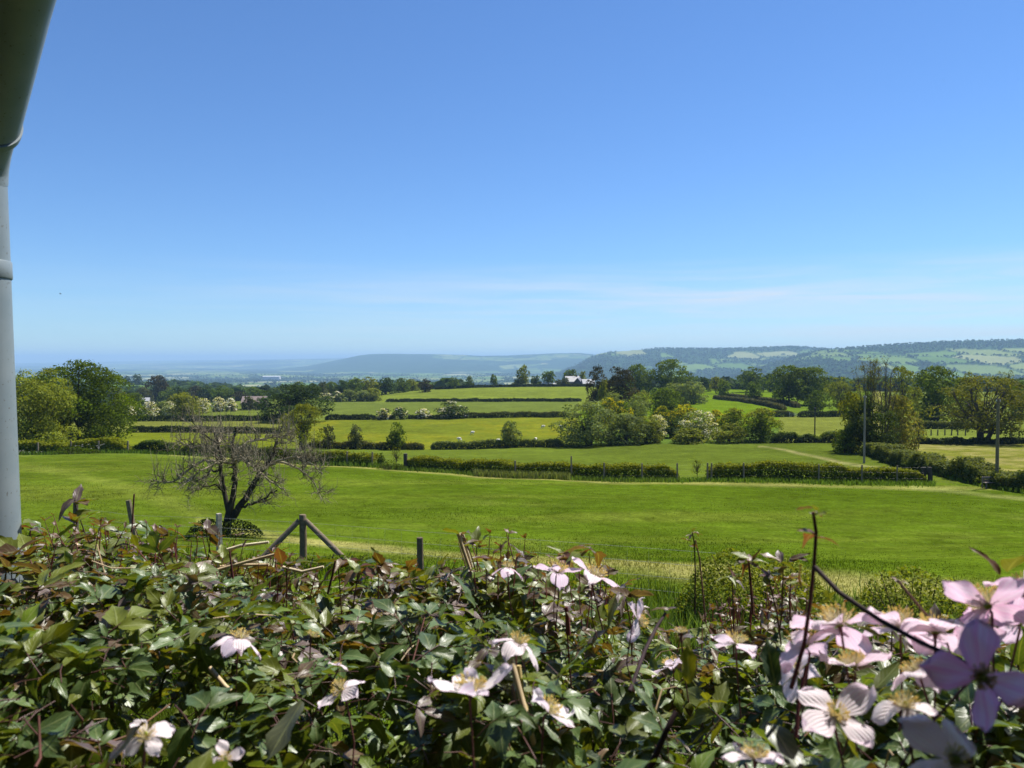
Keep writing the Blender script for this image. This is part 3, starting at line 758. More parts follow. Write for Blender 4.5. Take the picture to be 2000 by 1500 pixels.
# half-bare pair and its undergrowth
def half_bare(u, Y, vtop, wpx, nst, nleaf, label, seed):
    rng = np.random.default_rng(seed)
    g = gp(u, Y); h = at(u, vtop, Y).z - g.z; w = wpx / FPX * Y
    o = empty('half_bare_tree', g, label, 'tree')
    tb, lb = MB(), MB(); P = []
    for k in range(nst):
        a = (k + rng.uniform(.2, .8)) / nst * 2 - 1; dp = rng.uniform(-.5, .5)
        top = np.array([a * w * .5, dp * w * .5, h * rng.uniform(.80, 1.0) * (1 - .12 * abs(a))]); b = np.array([a * .15, dp * .15, 0])
        path = [b + (top - b) * np.array([f ** 1.5, f ** 1.5, f]) + rng.normal(0, .10, 3) * (0 < f < 1) for f in np.linspace(0, 1, 9)]
        tube(tb, path, np.linspace(.13, .015, 9), 6, (0.075, 0.066, 0.048))
        for q in range(16):
            f = rng.uniform(.38, 1.0); x = f * 8; i0 = min(int(x), 7); p = path[i0] + (path[i0 + 1] - path[i0]) * (x - i0)
            d = norm(np.array([rng.normal(0, .6), rng.normal(0, .6), 1.0])); ln = rng.uniform(.6, 1.9) * (1.15 - f * .5)
            tw = [p, p + d * ln * .5 + rng.normal(0, .05, 3), p + d * ln + np.array([0, 0, .15 * ln])]
            tube(tb, tw, [.035, .022, .008], 4, (0.07, 0.06, 0.045), False)
            for m in range(3):
                e_ = tw[1] + norm(rng.normal(0, 1, 3) + np.array([0, 0, .8])) * rng.uniform(.3, .9)
                tube(tb, [tw[1], e_], [.016, .006], 3, (0.08, 0.07, 0.05), False); P.append(e_)
            P.append(tw[2])
    tb.build('trunk', M_BARK, o)
    P = np.array(P); P = P[rng.integers(0, len(P), nleaf)] + rng.normal(0, .16, (nleaf, 3))
    lo, hi = np.array(PALS['bronze'][0]), np.array(PALS['bronze'][1])
    leaf_quads(lb, P, rng.uniform(.10, .20, nleaf), rng.normal(0, 1, (nleaf, 3)), lo + (hi - lo) * rng.random((nleaf, 1)), rng, .7)
    lb.build('leaves', M_TREE, o, False)
half_bare(1697, 106, 690, 58, 7, 2600, 'tall half-bare tree with sparse yellowish leaves above the grey pole', 61)
half_bare(1728, 108, 699, 62, 7, 600, 'nearly leafless many-stemmed tree right of the sparse-leaved tall one', 62)
tree('thicket_bush', 1700, 104, 785, 96, 'bush', 'ivy', 'dark ivy thicket round the foot of the half-bare trees', 'bush', n=7000, seed=5)
tree('thicket_bush', 1662, 110, 766, 56, 'bush', 'yellow', 'yellow-green bush left of the dark ivy thicket', 'bush', n=3500, seed=6)
tree('thicket_bush', 1650, 104, 838, 40, 'bush', 'oak', 'small rounded bush at the left foot of the ivy thicket', 'bush', n=1500, seed=7)
tree('flowering_bush', 1754, 112, 772, 82, 'bush', 'pinkish', 'big yellow and pinkish bush right of the half-bare trees', 'bush', n=6000, seed=8)
tree('young_tree', 1794, 116, 812, 24, 'wisp', 'grey', 'small bare twiggy tree at the right of the pinkish bush', n=400, seed=9)
tree('field_tree', 1760, 182, 714, 66, 'airy', 'pale', 'pale thin-crowned tree behind the half-bare trees', 'tree', G_OAK, n=4500)
tree('oak_tree', 1826, 190, 714, 96, 'bush', 'oak', 'dense dark oak left of the bronze walnut', 'tree', G_OAK, n=8000, seed=2)
tree('walnut_tree', 1916, 131, 733, 170, 'airy', 'bronze', 'wide bronze-leaved walnut with dark forked trunk at the right', n=9000, seed=14)
tree('field_tree', 1890, 226, 727, 46, 'bush', 'yellow', 'yellow-green tree behind the left side of the walnut', 'tree', G_OAK)
tree('field_tree', 1962, 246, 722, 44, 'wisp', 'bronze', 'brownish twiggy tree above the top of the walnut', 'tree', G_OAK, n=1500)
tree('field_tree', 1992, 220, 744, 50, 'bush', 'vivid', 'fresh green tree behind the right side of the walnut', 'tree', G_OAK)
# hilltop trees
tree('hilltop_tree', 886, 472, 737, 22, 'bush', 'oak', 'wide low round tree at the left end of the hilltop hedge', 'tree', G_HILL)
tree('hilltop_tree', 918, 474, 735, 14, 'broad', 'oak', 'small round tree second from the left on the hilltop', 'tree', G_HILL)
tree('hilltop_tree', 965, 520, 731, 13, 'broad', 'vivid', 'lone smallest tree in the middle of the hilltop', 'tree', G_HILL)
tree('hilltop_tree', 1021, 486, 713, 26, 'tall', 'pale', 'tallest pale tree on the hilltop left of the house', 'tree', G_HILL, n=1500)
tree('hilltop_bush', 1046, 484, 734, 20, 'bush', 'dark', 'dark bush right of the tallest pale hilltop tree', 'bush', G_HILL)
tree('hilltop_bush', 1008, 482, 741, 14, 'bush', 'dark', 'dark bush at the foot of the tallest pale hilltop tree', 'bush', G_HILL)
tree('hilltop_tree', 1071, 490, 724, 28, 'bush', 'vivid', 'rounded light green tree left of the farmhouse', 'tree', G_HILL)
tree('hilltop_tree', 1114, 505, 721, 28, 'bush', 'vivid', 'green tree rising behind the farmhouse roof', 'tree', G_HILL)
tree('hilltop_tree', 1137, 515, 725, 20, 'bush', 'pale', 'pale tree behind the white-roofed barn', 'tree', G_HILL)
tree('hilltop_bush', 1104, 482, 738, 18, 'bush', 'grey', 'dark garden bush in front of the farmhouse', 'bush', G_HILL)
tree('hilltop_bush', 1091, 484, 741, 14, 'bush', 'grey', 'small garden bush left of the farmhouse', 'bush', G_HILL)
# wood edge left of the hill field
for k, (u, vt, w, pal, lab) in enumerate([
    (612, 748, 26, 'dark', 'dark tree of the wood edge just right of the evergreen'),
    (630, 746, 26, 'grey', 'greyish tree second along the wood edge'),
    (648, 745, 30, 'oak', 'rounded mid-green tree of the wood edge'),
    (668, 742, 26, 'dark', 'dark narrow tree left of the bright green pair'),
    (692, 738, 36, 'vivid', 'bright green tree, left of the light pair in the wood edge'),
    (722, 736, 42, 'yellow', 'lightest yellow-green tree, right of the light pair in the wood edge'),
    (755, 737, 40, 'dark', 'widest dark tree of the wood edge, right of the light pair'),
    (786, 738, 30, 'oak', 'dark green tree third from the right end of the wood edge'),
    (806, 740, 30, 'pale', 'pale green tree near the right end of the wood edge'),
    (831, 740, 28, 'pine', 'brownish dark tree at the right end of the wood edge')]):
    tree('wood_tree', u, 440 + (k % 3) * 12, vt, w, 'bush', pal, lab, 'tree', G_WOOD)
for k, (u, vt, w, pal, bl, lab) in enumerate([
    (636, 767, 24, 'grey', 'white', 'white-flecked hawthorn at the left of the field-edge bushes'),
    (658, 764, 26, 'dark', 'white', 'darkest hawthorn with white top among the field-edge bushes'),
    (684, 760, 40, 'willow', None, 'pale bush in front of the bright green wood tree'),
    (710, 762, 36, 'willow', None, 'feathery pale bush second from the right of the field-edge row'),
    (730, 758, 30, 'pale', None, 'tallest pale bush at the right end of the field-edge row')]):
    tree('edge_bush', u, 378, vt, w, 'bush', pal, lab, 'bush', 'bushes along the edge of the wood', blossom=bl, amt=0.5)
# left distance
for k, (u, Y, vt, w, st, pal, bl, lab) in enumerate([
    (240, 250, 768, 44, 'bush', 'yellow', None, 'olive tree peeping out right of the huge rounded tree'),
    (268, 262, 767, 38, 'bush', 'oak', None, 'green tree behind the first white hawthorn at the left'),
    (292, 250, 784, 32, 'bush', 'grey', 'white', 'largest white hawthorn of the left row'),
    (314, 256, 783, 26, 'bush', 'willow', None, 'plain grey-green bush between two white hawthorns'),
    (333, 250, 783, 26, 'bush', 'willow', 'white', 'white-sided hawthorn left of the light green tree'),
    (256, 246, 792, 20, 'bush', 'grey', 'white', 'pinkish-white hawthorn beside the huge rounded tree'),
    (360, 238, 766, 60, 'bush', 'yellow', None, 'light green tree with dark trunk above the bare apple tree'),
    (396, 268, 777, 26, 'bush', 'pale', 'white', 'cream hawthorn right of the light green tree'),
    (428, 285, 775, 26, 'bush', 'grey', 'white', 'rounded hawthorn with white cap, middle of three'),
    (453, 285, 777, 22, 'bush', 'grey', 'white', 'rounded hawthorn with white cap, right of three'),
    (488, 300, 774, 30, 'bush', 'grey', None, 'grey bush left of the barn with the pink roof'),
    (516, 296, 776, 34, 'bush', 'dark', None, 'dark bush in front of the barn with the pink roof')]):
    tree('hawthorn' if bl else 'field_tree', u, Y, vt, w, st, pal, lab, 'tree', G_HAW if bl else 'field trees in the left distance', blossom=bl, amt=0.7, seed=k % 4)
for k, (u, Y, vt, w, pal, lab) in enumerate([
    (228, 520, 757, 34, 'grey', 'greyish wood tree right of the huge rounded tree'),
    (252, 530, 758, 34, 'dark', 'dark wood tree behind the olive tree'),
    (280, 540, 756, 36, 'grey', 'grey-green wood tree left of the tall pine'),
    (308, 560, 733, 46, 'pine', 'tall dark pine standing above the left woods'),
    (330, 520, 757, 34, 'oak', 'green wood tree at the foot of the tall pine'),
    (352, 500, 755, 36, 'dark', 'dark wood tree above the light green tree'),
    (380, 540, 753, 38, 'pine', 'brown-tinged wood tree right of the light green tree'),
    (405, 520, 754, 34, 'dark', 'dark wood tree above the cream hawthorn'),
    (434, 480, 753, 42, 'vivid', 'fresh green wood tree above the white-capped hawthorns'),
    (470, 500, 764, 32, 'pine', 'brownish wood tree left of the pink-roofed barn'),
    (500, 520, 757, 38, 'vivid', 'light green wood tree behind the pink-roofed barn'),
    (536, 530, 757, 38, 'oak', 'green wood tree left of the dark evergreen'),
    (580, 560, 745, 44, 'oak', 'green wood tree showing over the dark evergreen')]):
    tree('wood_tree', u, Y, vt, w, 'bush', pal, lab, 'tree', 'trees of the left woods')
for k, (u, vt, w, lab) in enumerate([
    (207, 733, 11, 'first far tree on the little green hill beside the huge tree'),
    (220, 730, 13, 'taller rounded far tree second on the little green hill'),
    (235, 732, 13, 'third far tree on the little green hill'),
    (252, 734, 13, 'lowest far tree on the little green hill'),
    (269, 731, 18, 'widest far tree at the right of the little green hill')]):
    tree('far_tree', u, 1250, vt, w, 'bush', 'dark', lab, 'tree', 'far trees on the little green hill', n=400)

# far woods: nobody could count them
def far_woods():
    rng = np.random.default_rng(99)
    mb = MB()
    n = 60000
    Y = np.exp(rng.uniform(math.log(560), math.log(7500), n)); t = rng.uniform(-0.85, 0.85, n)
    X = t * Y
    c = ground_col(X, Y)
    keep = (c[:, 1] < 0.058) & ~((Y < 1600) & (c[:, 1] > 0.05))
    keep &= ~((Y < 1400) & (t > -0.06) & (t < 0.13))
    X, Y = X[keep], Y[keep]
    Z = H(X, Y)
    pts = [np.stack([X, Y, Z], 1)]
    for (HX, HY, HZ, dk) in HILL_PTS[:2]:
        i = rng.integers(0, HX.shape[0] - 14, 12000); j = rng.integers(0, HX.shape[1], 12000)
        d = dk[i, j]
        i, j = i[d], j[d]
        pts.append(np.stack([HX[i, j] + rng.normal(0, 8, len(i)), HY[i, j] + rng.normal(0, 14, len(i)), HZ[i, j]], 1))
    P = np.concatenate(pts)[:46000] if False else np.concatenate(pts)
    m = len(P)
    hgt = rng.uniform(6, 13, m)
    base = np.array((0.036, 0.064, 0.016)) * rng.uniform(0.5, 1.7, (m, 1))
    warm = rng.random((m, 1)) < 0.25
    base = np.where(warm, base * np.array((1.7, 1.6, 1.1)), base)
    k = 7
    PP = np.repeat(P, k, 0); hh = np.repeat(hgt, k)
    D = norm(rng.normal(size=(m * k, 3))); D[:, 2] = np.abs(D[:, 2])
    PP = PP + D * (hh * 0.42)[:, None] * np.array([1, 1, 0.85]) + np.stack([0 * hh, 0 * hh, hh * 0.45], 1)
    CC = np.repeat(base, k, 0) * rng.uniform(0.75, 1.25, (m * k, 1))
    leaf_quads(mb, PP, hh * 0.85, D + rng.normal(0, .35, (m * k, 3)), CC, rng, 0.85)
    tag(mb.build('far_woods', M_TREE, None, False), 'blue-green woods and hedgerow trees scattered over the far plain and hills', 'woodland', kind='stuff')
far_woods()

# ------------------------------------------------------------------ hedges
def hedge(u0, u1, rowf, h, w, label, per_m, ls, body=((0.030, 0.060, 0.012), (0.060, 0.105, 0.016)), top=None, gaps=0.0, name='hedge', group='trimmed field hedges', lump=0.25, seed=1):
    rng = np.random.default_rng(int(u0 * 3 + u1) + seed)
    us = np.linspace(u0, u1, 60)
    if callable(rowf): Ys = rowf(us)
    else: Ys = np.array([float(rowf)] * 60)
    X = (us - CU) / FPX * Ys * 1.003
    seg = np.hypot(np.diff(X), np.diff(Ys)); cum = np.concatenate([[0], np.cumsum(seg)]); Ln = cum[-1]
    n = int(per_m * 1.5 * Ln); ls = ls * 1.2
    s = rng.uniform(0, Ln, n)
    cx = np.interp(s, cum, X); cy = np.interp(s, cum, Ys)
    tx = np.gradient(X); ty = np.gradient(Ys); q = np.hypot(tx, ty); nx = np.interp(s, cum, -ty / q); ny = np.interp(s, cum, tx / q)
    # shell of a rounded box section with lumps along the length
    lump = lump * 1.6
    hv = h * (1 + lump * 0.8 * (fbm(s * 0.5 / max(h, .5), s * 0 + seed, 5, 3) - 0.5) * 2)
    a = rng.uniform(0, 1, n)
    side = np.where(a < 0.36, -1, np.where(a < 0.6, 1, 0))
    zf = np.where(side == 0, 1.0, rng.uniform(0.02, 1.0, n))
    of = np.where(side == 0, rng.uniform(-1, 1, n), side * (1 - 0.12 * zf))
    inn = rng.uniform(0, 1, n) ** 2
    of = of * (1 - 0.35 * inn); zf = np.where(side == 0, 1 - 0.2 * inn, zf)
    wl = 1 + lump * (fbm(s * 0.8 / max(h, .5), zf * 2 + 9, 8, 3) - 0.5) * 2
    P = np.stack([cx + nx * of * w / 2 * wl, cy + ny * of * w / 2 * wl, H(cx, cy) + zf * hv], 1)
    P += rng.normal(0, ls * 0.35, (n, 3))
    P[:, 2] = np.maximum(P[:, 2], H(P[:, 0], P[:, 1]) + 0.02)
    D = np.stack([nx * np.sign(of) * (side != 0), ny * np.sign(of) * (side != 0), (side == 0) * 1.0 + 0.25], 1)
    lo, hi = np.array(body[0]), np.array(body[1])
    C = (lo + (hi - lo) * rng.random((n, 1))) * (0.7 + 0.6 * fbm(s * 0.7, zf * 3, 12, 3))[:, None]
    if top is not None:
        kt = np.clip((zf - 0.50) * 3.2, 0, 1) * rng.uniform(0.3, 1.0, n)  # young growth colour, carried down the face to paint in backlit glow
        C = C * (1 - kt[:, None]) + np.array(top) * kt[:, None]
    endc = np.clip(np.minimum(s, Ln - s) / (0.7 * w), 0, 1) ** .5
    P[:, 2] = H(cx, cy) + (P[:, 2] - H(cx, cy)) * (0.45 + 0.55 * endc)
    if gaps > 0:
        keep = fbm(s * 0.35, s * 0 + 3.3, 77, 3) > gaps
        P, D, C = P[keep], D[keep], C[keep]
    c0 = Vector((float(X[30]), float(Ys[30]), Hs(float(X[30]), float(Ys[30]))))
    mb = MB(); leaf_quads(mb, P - np.array(c0), ls * rng.uniform(0.6, 1.3, len(P)), D + rng.normal(0, .6, (len(P), 3)), C, rng, 0.7)
    o = empty(name, c0, label, 'hedge', group)
    mb.build('foliage', M_TREE, o, False)
    sb = MB()
    for d in np.arange(0.3, Ln, max(0.9, Ln / 60)):
        x, y = np.interp(d, cum, X), np.interp(d, cum, Ys); z = Hs(x, y)
        p0 = np.array([x, y, z - 0.05]) - np.array(c0); p1 = p0 + np.array([rng.normal(0, .1), rng.normal(0, .1), h * 0.75])
        tube(sb, [p0, (p0 + p1) / 2 + rng.normal(0, .04, 3), p1], [0.035, 0.025, 0.01], 4, (0.06, 0.05, 0.04))
    sb.build('stem', M_BARK, o)
    return o

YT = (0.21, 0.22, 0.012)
DK = ((0.018, 0.030, 0.009), (0.040, 0.058, 0.016))
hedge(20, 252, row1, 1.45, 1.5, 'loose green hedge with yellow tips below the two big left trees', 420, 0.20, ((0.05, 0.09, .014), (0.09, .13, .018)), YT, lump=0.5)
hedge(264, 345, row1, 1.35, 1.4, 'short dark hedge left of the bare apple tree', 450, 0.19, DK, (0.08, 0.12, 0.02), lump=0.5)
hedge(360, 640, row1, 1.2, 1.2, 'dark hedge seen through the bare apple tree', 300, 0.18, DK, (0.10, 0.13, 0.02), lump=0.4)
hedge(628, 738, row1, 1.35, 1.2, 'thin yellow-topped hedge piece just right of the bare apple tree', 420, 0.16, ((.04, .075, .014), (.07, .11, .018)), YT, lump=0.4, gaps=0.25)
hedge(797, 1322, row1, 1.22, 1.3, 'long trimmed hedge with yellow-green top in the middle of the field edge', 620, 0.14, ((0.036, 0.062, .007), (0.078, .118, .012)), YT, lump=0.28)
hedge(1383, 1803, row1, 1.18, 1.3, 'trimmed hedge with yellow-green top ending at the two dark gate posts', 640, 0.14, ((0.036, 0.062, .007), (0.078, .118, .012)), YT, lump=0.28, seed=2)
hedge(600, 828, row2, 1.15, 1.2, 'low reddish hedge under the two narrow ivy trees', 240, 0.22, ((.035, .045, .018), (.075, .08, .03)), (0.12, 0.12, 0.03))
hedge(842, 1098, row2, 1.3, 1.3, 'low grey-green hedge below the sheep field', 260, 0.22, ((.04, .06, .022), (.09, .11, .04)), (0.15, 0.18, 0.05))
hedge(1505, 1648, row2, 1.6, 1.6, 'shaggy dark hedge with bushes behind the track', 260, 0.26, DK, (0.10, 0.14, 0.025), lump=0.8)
hedge(636, 735, row3, 1.4, 1.6, 'dark clipped hedge piece left of the four hawthorns', 170, 0.28, DK)
hedge(735, 905, row3, 1.1, 1.4, 'low hedge running under the four hawthorns', 130, 0.28, DK, gaps=0.35)
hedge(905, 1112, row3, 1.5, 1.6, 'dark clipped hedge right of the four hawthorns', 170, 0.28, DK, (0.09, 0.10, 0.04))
hedge(755, 1135, row4, 1.3, 1.6, 'thin dark hedge line across the upper fields', 90, 0.40, DK)
hedge(250, 548, rowL1, 1.25, 1.5, 'lower of the two dark hedges behind the bare apple tree', 170, 0.26, DK)
hedge(252, 560, rowL2, 1.5, 1.6, 'upper of the two dark hedges behind the bare apple tree', 140, 0.3, DK)
hedge(850, 1160, rowTop, 1.5, 2.0, 'dark hilltop hedge in front of the farmhouse', 70, 0.5, DK)
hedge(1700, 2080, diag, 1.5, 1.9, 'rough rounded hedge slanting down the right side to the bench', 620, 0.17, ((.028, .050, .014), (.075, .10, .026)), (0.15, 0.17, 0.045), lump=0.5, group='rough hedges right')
hedge(1785, 2060, 129, 0.9, 1.2, 'low dark hedge under the walnut tree', 200, 0.26, DK, lump=0.6)
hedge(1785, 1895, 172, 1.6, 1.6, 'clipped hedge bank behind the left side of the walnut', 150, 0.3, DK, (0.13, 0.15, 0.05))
hedge(1502, 1548, 226, 1.7, 1.8, 'short clipped hedge left of the pale field gate', 170, 0.3, ((.05, .06, .025), (.09, .10, .04)))
hedge(1558, 1660, 224, 1.6, 1.8, 'dark hedge right of the pale field gate', 150, 0.3, DK)
lane1 = row([1395, 1440, 1480, 1530], [345, 318, 285, 252]); lane2 = row([1405, 1450, 1500, 1560], [372, 345, 305, 262])
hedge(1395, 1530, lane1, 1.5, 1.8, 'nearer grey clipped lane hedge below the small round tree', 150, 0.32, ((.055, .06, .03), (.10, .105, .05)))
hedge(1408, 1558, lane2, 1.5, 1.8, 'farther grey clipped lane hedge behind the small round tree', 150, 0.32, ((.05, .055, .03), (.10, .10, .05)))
hedge(855, 880, 470, 1.3, 1.5, 'short scrap of hedge at the left end of the hilltop', 80, 0.5, DK)

# ------------------------------------------------------------------ grass
def grass_field():
    rng = np.random.default_rng(5)
    mb = MB()
    n = 460000
    Y = 1.0 / rng.uniform(1 / 64.0, 1 / 4.6, n)
    t = rng.uniform(-0.78, 0.78, n); X = t * Y
    u = CU + FPX * t
    keep = (Y < row1(u) - 0.6)
    big = fbm(X * 0.16, Y * 0.16, 161, 3)
    keep &= rng.random(n) < np.clip(big * 2.6 - 0.75, 0.15, 1)
    X, Y, u, big = X[keep], Y[keep], u[keep], big[keep]
    n = len(X)
    Z = H(X, Y)
    C = ground_col(X, Y)
    clump = fbm(X * 0.8, Y * 0.8, 91, 3)
    rough = np.clip((16.5 - Y) / 4, 0, 1) * (u < 1320) + np.clip((13 - Y) / 3, 0, 1)
    weed = fbm(X * 0.9, Y * 0.9, 151, 3) > 0.70
    hh = (0.03 + 0.04 * clump * rng.uniform(.5, 1.5, n)) * np.where(weed, 1.4, 1.0) * (0.35 + 1.1 * big) * (1 + 2.2 * np.clip(rough, 0, 1)) * (1 + Y * 0.004)
    wd = 0.005 + 0.00028 * Y
    C = C * rng.uniform(0.8, 1.35, (n, 1)) * (0.80 + 0.44 * clump[:, None])
    a = rng.uniform(0, 6.283, n); lean = rng.uniform(0.1, 0.75, n) * hh
    b = a + rng.normal(0, 0.8, n) + 1.57
    base = np.stack([X, Y, Z - 0.01], 1)
    wv = np.stack([np.cos(b) * wd, np.sin(b) * wd, 0 * a], 1)
    tip = base + np.stack([np.cos(a) * lean, np.sin(a) * lean, hh], 1)
    V = np.stack([base - wv, base + wv, tip], 1).reshape(-1, 3)
    mb.add(V, np.arange(3 * n).reshape(n, 3), np.repeat(C, 3, 0))
    tag(mb.build('grass', M_GRASS, None, False), 'bright green pasture grass blades over the near field', 'grass', kind='stuff')
grass_field()

def tall_grass():
    """rank grass at the feet of the hedge and along the near fence"""
    rng = np.random.default_rng(15)
    mb = MB()
    for (u0, u1, fY, dY, n, hlo, hhi, col) in [
        (30, 740, lambda u: row1(u) - 1.2, 0.7, 5000, 0.25, 0.6, (0.09, 0.15, 0.02)),
        (740, 1330, lambda u: row1(u) - 1.2, 0.7, 5000, 0.2, 0.5, (0.09, 0.14, 0.025)),
        (925, 1115, lambda u: row1(u) - 1.7, 0.5, 2600, 0.35, 0.75, (0.12, 0.14, 0.045)),
        (1330, 1830, lambda u: row1(u) - 1.2, 0.6, 3500, 0.2, 0.45, (0.09, 0.15, 0.02)),
        (1690, 2060, lambda u: diag(u) - 1.6, 0.5, 2500, 0.2, 0.45, (0.10, 0.16, 0.02)),
        (-100, 1330, lambda u: np.interp(u, [0, 500, 1300], [21, 17.5, 13.0]), 0.9, 4000, 0.12, 0.30, (0.070, 0.108, 0.006)),
        (1250, 2100, lambda u: 11.2 + 0 * u, 1.2, 5000, 0.25, 0.55, (0.10, 0.15, 0.03))]:
        u = rng.uniform(u0, u1, n); Y = fY(u) + rng.normal(0, dY, n); X = (u - CU) / FPX * Y
        hh = rng.uniform(hlo, hhi, n); a = rng.uniform(0, 6.28, n); lean = hh * rng.uniform(.05, .5, n); wd = 0.008 + 0.0004 * Y
        base = np.stack([X, Y, H(X, Y) - 0.02], 1); b = rng.uniform(0, 6.28, n)
        wv = np.stack([np.cos(b) * wd, np.sin(b) * wd, 0 * a], 1)
        mid = base + np.stack([np.cos(a) * lean * .35, np.sin(a) * lean * .35, hh * .6], 1)
        tip = base + np.stack([np.cos(a) * lean, np.sin(a) * lean, hh], 1)
        V = np.stack([base - wv, base + wv, mid + wv * .7, mid - wv * .7, tip], 1).reshape(-1, 3)
        i = np.arange(n)[:, None] * 5
        C = np.array(col) * rng.uniform(.6, 1.6, (n, 1))
        mb.add(V, i + np.array([[0, 1, 2, 3]]), np.repeat(C, 5, 0))
        mb.add(V, i + np.array([[3, 2, 4]]), np.repeat(C, 5, 0))
    tag(mb.build('tall_grass', M_GRASS, None, False), 'rank tall grass along the hedge feet and the near fence', 'grass', kind='stuff')
tall_grass()

# ------------------------------------------------------------------ bare apple tree
def bare_apple():
    rng = np.random.default_rng(42)
    Y0 = 27.0
    g = gp(445, Y0)
    k = Y0 / FPX
    root = empty('apple_tree', g, 'bare grey apple tree with a wide tangle of twigs in the near field', 'tree'); root.scale = (1.0, 1.0, 1.09)
    def pt(du, dv, dd=0.0): return np.array([du * k, dd * k, dv * k])
    GREY = (0.26, 0.222, 0.150); DARK = (0.045, 0.039, 0.028)
    tb, bb, wb = MB(), MB(), MB()
    tube(tb, [pt(-5, -10), pt(-4, 12), pt(0, 32), pt(4, 50)], [0.19, 0.155, 0.14, 0.12], 10, DARK)
    limbs = []
    def limb(pts, r0, r1, col):
        P = np.array(pts); m = len(P)
        tt = np.linspace(0, m - 1, (m - 1) * 4 + 1)
        Q = np.stack([np.interp(tt, np.arange(m), P[:, c]) for c in range(3)], 1)
        Q[1:-1] += rng.normal(0, 0.022, (len(Q) - 2, 3))
        rad = np.linspace(r0, r1, len(Q))
        tube(tb, Q, rad, 8, col); limbs.append((Q, rad))
    limb([pt(0, 40), pt(-9, 75, 4), pt(-13, 110, -2), pt(-18, 150, 5), pt(-25, 185, 0)], 0.10, 0.032, DARK)
    limb([pt(3, 45), pt(14, 85, -5), pt(18, 120, -12), pt(16, 160, -20), pt(26, 195, -25)], 0.115, 0.035, DARK)
    limb([pt(2, 25), pt(26, 55, 8), pt(44, 88, 15), pt(58, 112, 20), pt(78, 138, 30), pt(86, 165, 35)], 0.13, 0.045, DARK)
    limb([pt(20, 48, 5), pt(48, 56, -10), pt(76, 68, -20), pt(104, 84, -26)], 0.05, 0.02, DARK)
    limb([pt(-16, 128), pt(-40, 138, -20), pt(-62, 122, -35), pt(-85, 102, -45), pt(-108, 100, -50), pt(-124, 108, -50)], 0.05, 0.018, GREY)
    limb([pt(-14, 118), pt(-38, 112, 15), pt(-62, 98, 30), pt(-88, 88, 40)], 0.045, 0.015, DARK)
    limb([pt(-18, 150), pt(-45, 160, 10), pt(-78, 156, 15), pt(-110, 168, 20)], 0.045, 0.015, GREY)
    limb([pt(-10, 80), pt(-22, 92, -15), pt(-45, 88, -30), pt(-62, 80, -35)], 0.03, 0.012, DARK)
    limb([pt(16, 140, -15), pt(50, 138, -45), pt(82, 120, -60), pt(112, 102, -75), pt(136, 92, -80)], 0.05, 0.018, GREY)
    limb([pt(60, 115, 20), pt(96, 132, 10), pt(132, 140, 0), pt(165, 128, -8), pt(188, 112, -10)], 0.05, 0.015, GREY)
    limb([pt(72, 130, 28), pt(108, 122, 45), pt(140, 100, 55), pt(160, 72, 60), pt(168, 50, 60)], 0.045, 0.012, GREY)
    limb([pt(16, 150, -18), pt(44, 168, 20), pt(80, 172, 55), pt(110, 160, 85)], 0.045, 0.015, GREY)
    limb([pt(-20, 160), pt(-30, 170, 45), pt(-50, 160, 85), pt(-70, 140, 110)], 0.045, 0.015, GREY)
    limb([pt(10, 130, -10), pt(6, 140, -60), pt(-10, 130, -105), pt(-30, 112, -125)], 0.045, 0.015, GREY)
    limb([pt(20, 130, -10), pt(40, 150, -60), pt(70, 148, -100), pt(95, 130, -120)], 0.045, 0.015, GREY)
    limb([pt(-20, 165), pt(-42, 185, -20), pt(-58, 205, -25)], 0.035, 0.012, DARK)
    tb.build('trunk', M_BARK, root)
    # second and third order branches
    second = []
    ctr = pt(10, 110)
    for Q, rad in limbs:
        Lq = np.linalg.norm(np.diff(Q, axis=0), axis=1).sum()
        m = int(Lq * 8) + 3
        for q in range(m):
            f = rng.uniform(0.30, 1.0); i = int(f * (len(Q) - 1)); p = Q[i]
            if p[2] < 0.95: continue
            outw = norm((p - ctr) * np.array([1, 1, 0.3]))
            d = norm(outw * 0.6 + rng.normal(0, .6, 3) + np.array([0, 0, 0.25]))
            ln = rng.uniform(0.32, 0.70); steps = 6; path = [p]
            for s in range(steps):
                d = norm(d + rng.normal(0, .33, 3) + np.array([0, 0, -0.02 if s < 3 else 0.10])); path.append(path[-1] + d * ln / steps)
            r0 = min(rad[i] * 0.6, 0.022)
            tube(bb, path, np.linspace(r0, 0.006, steps + 1), 5, GREY if rng.random() < .7 else DARK)
            second.append(np.array(path))
    for path in second:
        for q in range(int(rng.integers(6, 10))):
            i = int(rng.integers(1, len(path))); p = path[i]
            up = 0.5 if p[2] > 2.2 else 0.05
            d = norm(rng.normal(0, 1, 3) + np.array([0, 0, up]) + 0.35 * norm(p - ctr))
            ln = rng.uniform(0.18, 0.5); t = [p]
            for s in range(4):
                d = norm(d + rng.normal(0, .35, 3)); t.append(t[-1] + d * ln / 4)
            tube(wb, t, np.linspace(0.0068, 0.003, 5), 4, np.array(GREY) * rng.uniform(.28, 1.0), False)
        # upright water shoots from the top of the tree
        if path[-1][2] > 2.0:
            for q in range(2):
                p = path[int(rng.integers(2, len(path)))]
                d = norm(np.array([rng.normal(0, .22), rng.normal(0, .22), 1.0])); ln = rng.uniform(0.4, 1.0)
                tube(wb, [p, p + d * ln * .5 + rng.normal(0, .02, 3), p + d * ln], [0.0075, 0.0055, 0.003], 4, np.array(GREY) * rng.uniform(.6, 1.2), False)
    bb.build('branches', M_BARK, root); wb.build('twigs', M_BARK, root)
bare_apple()

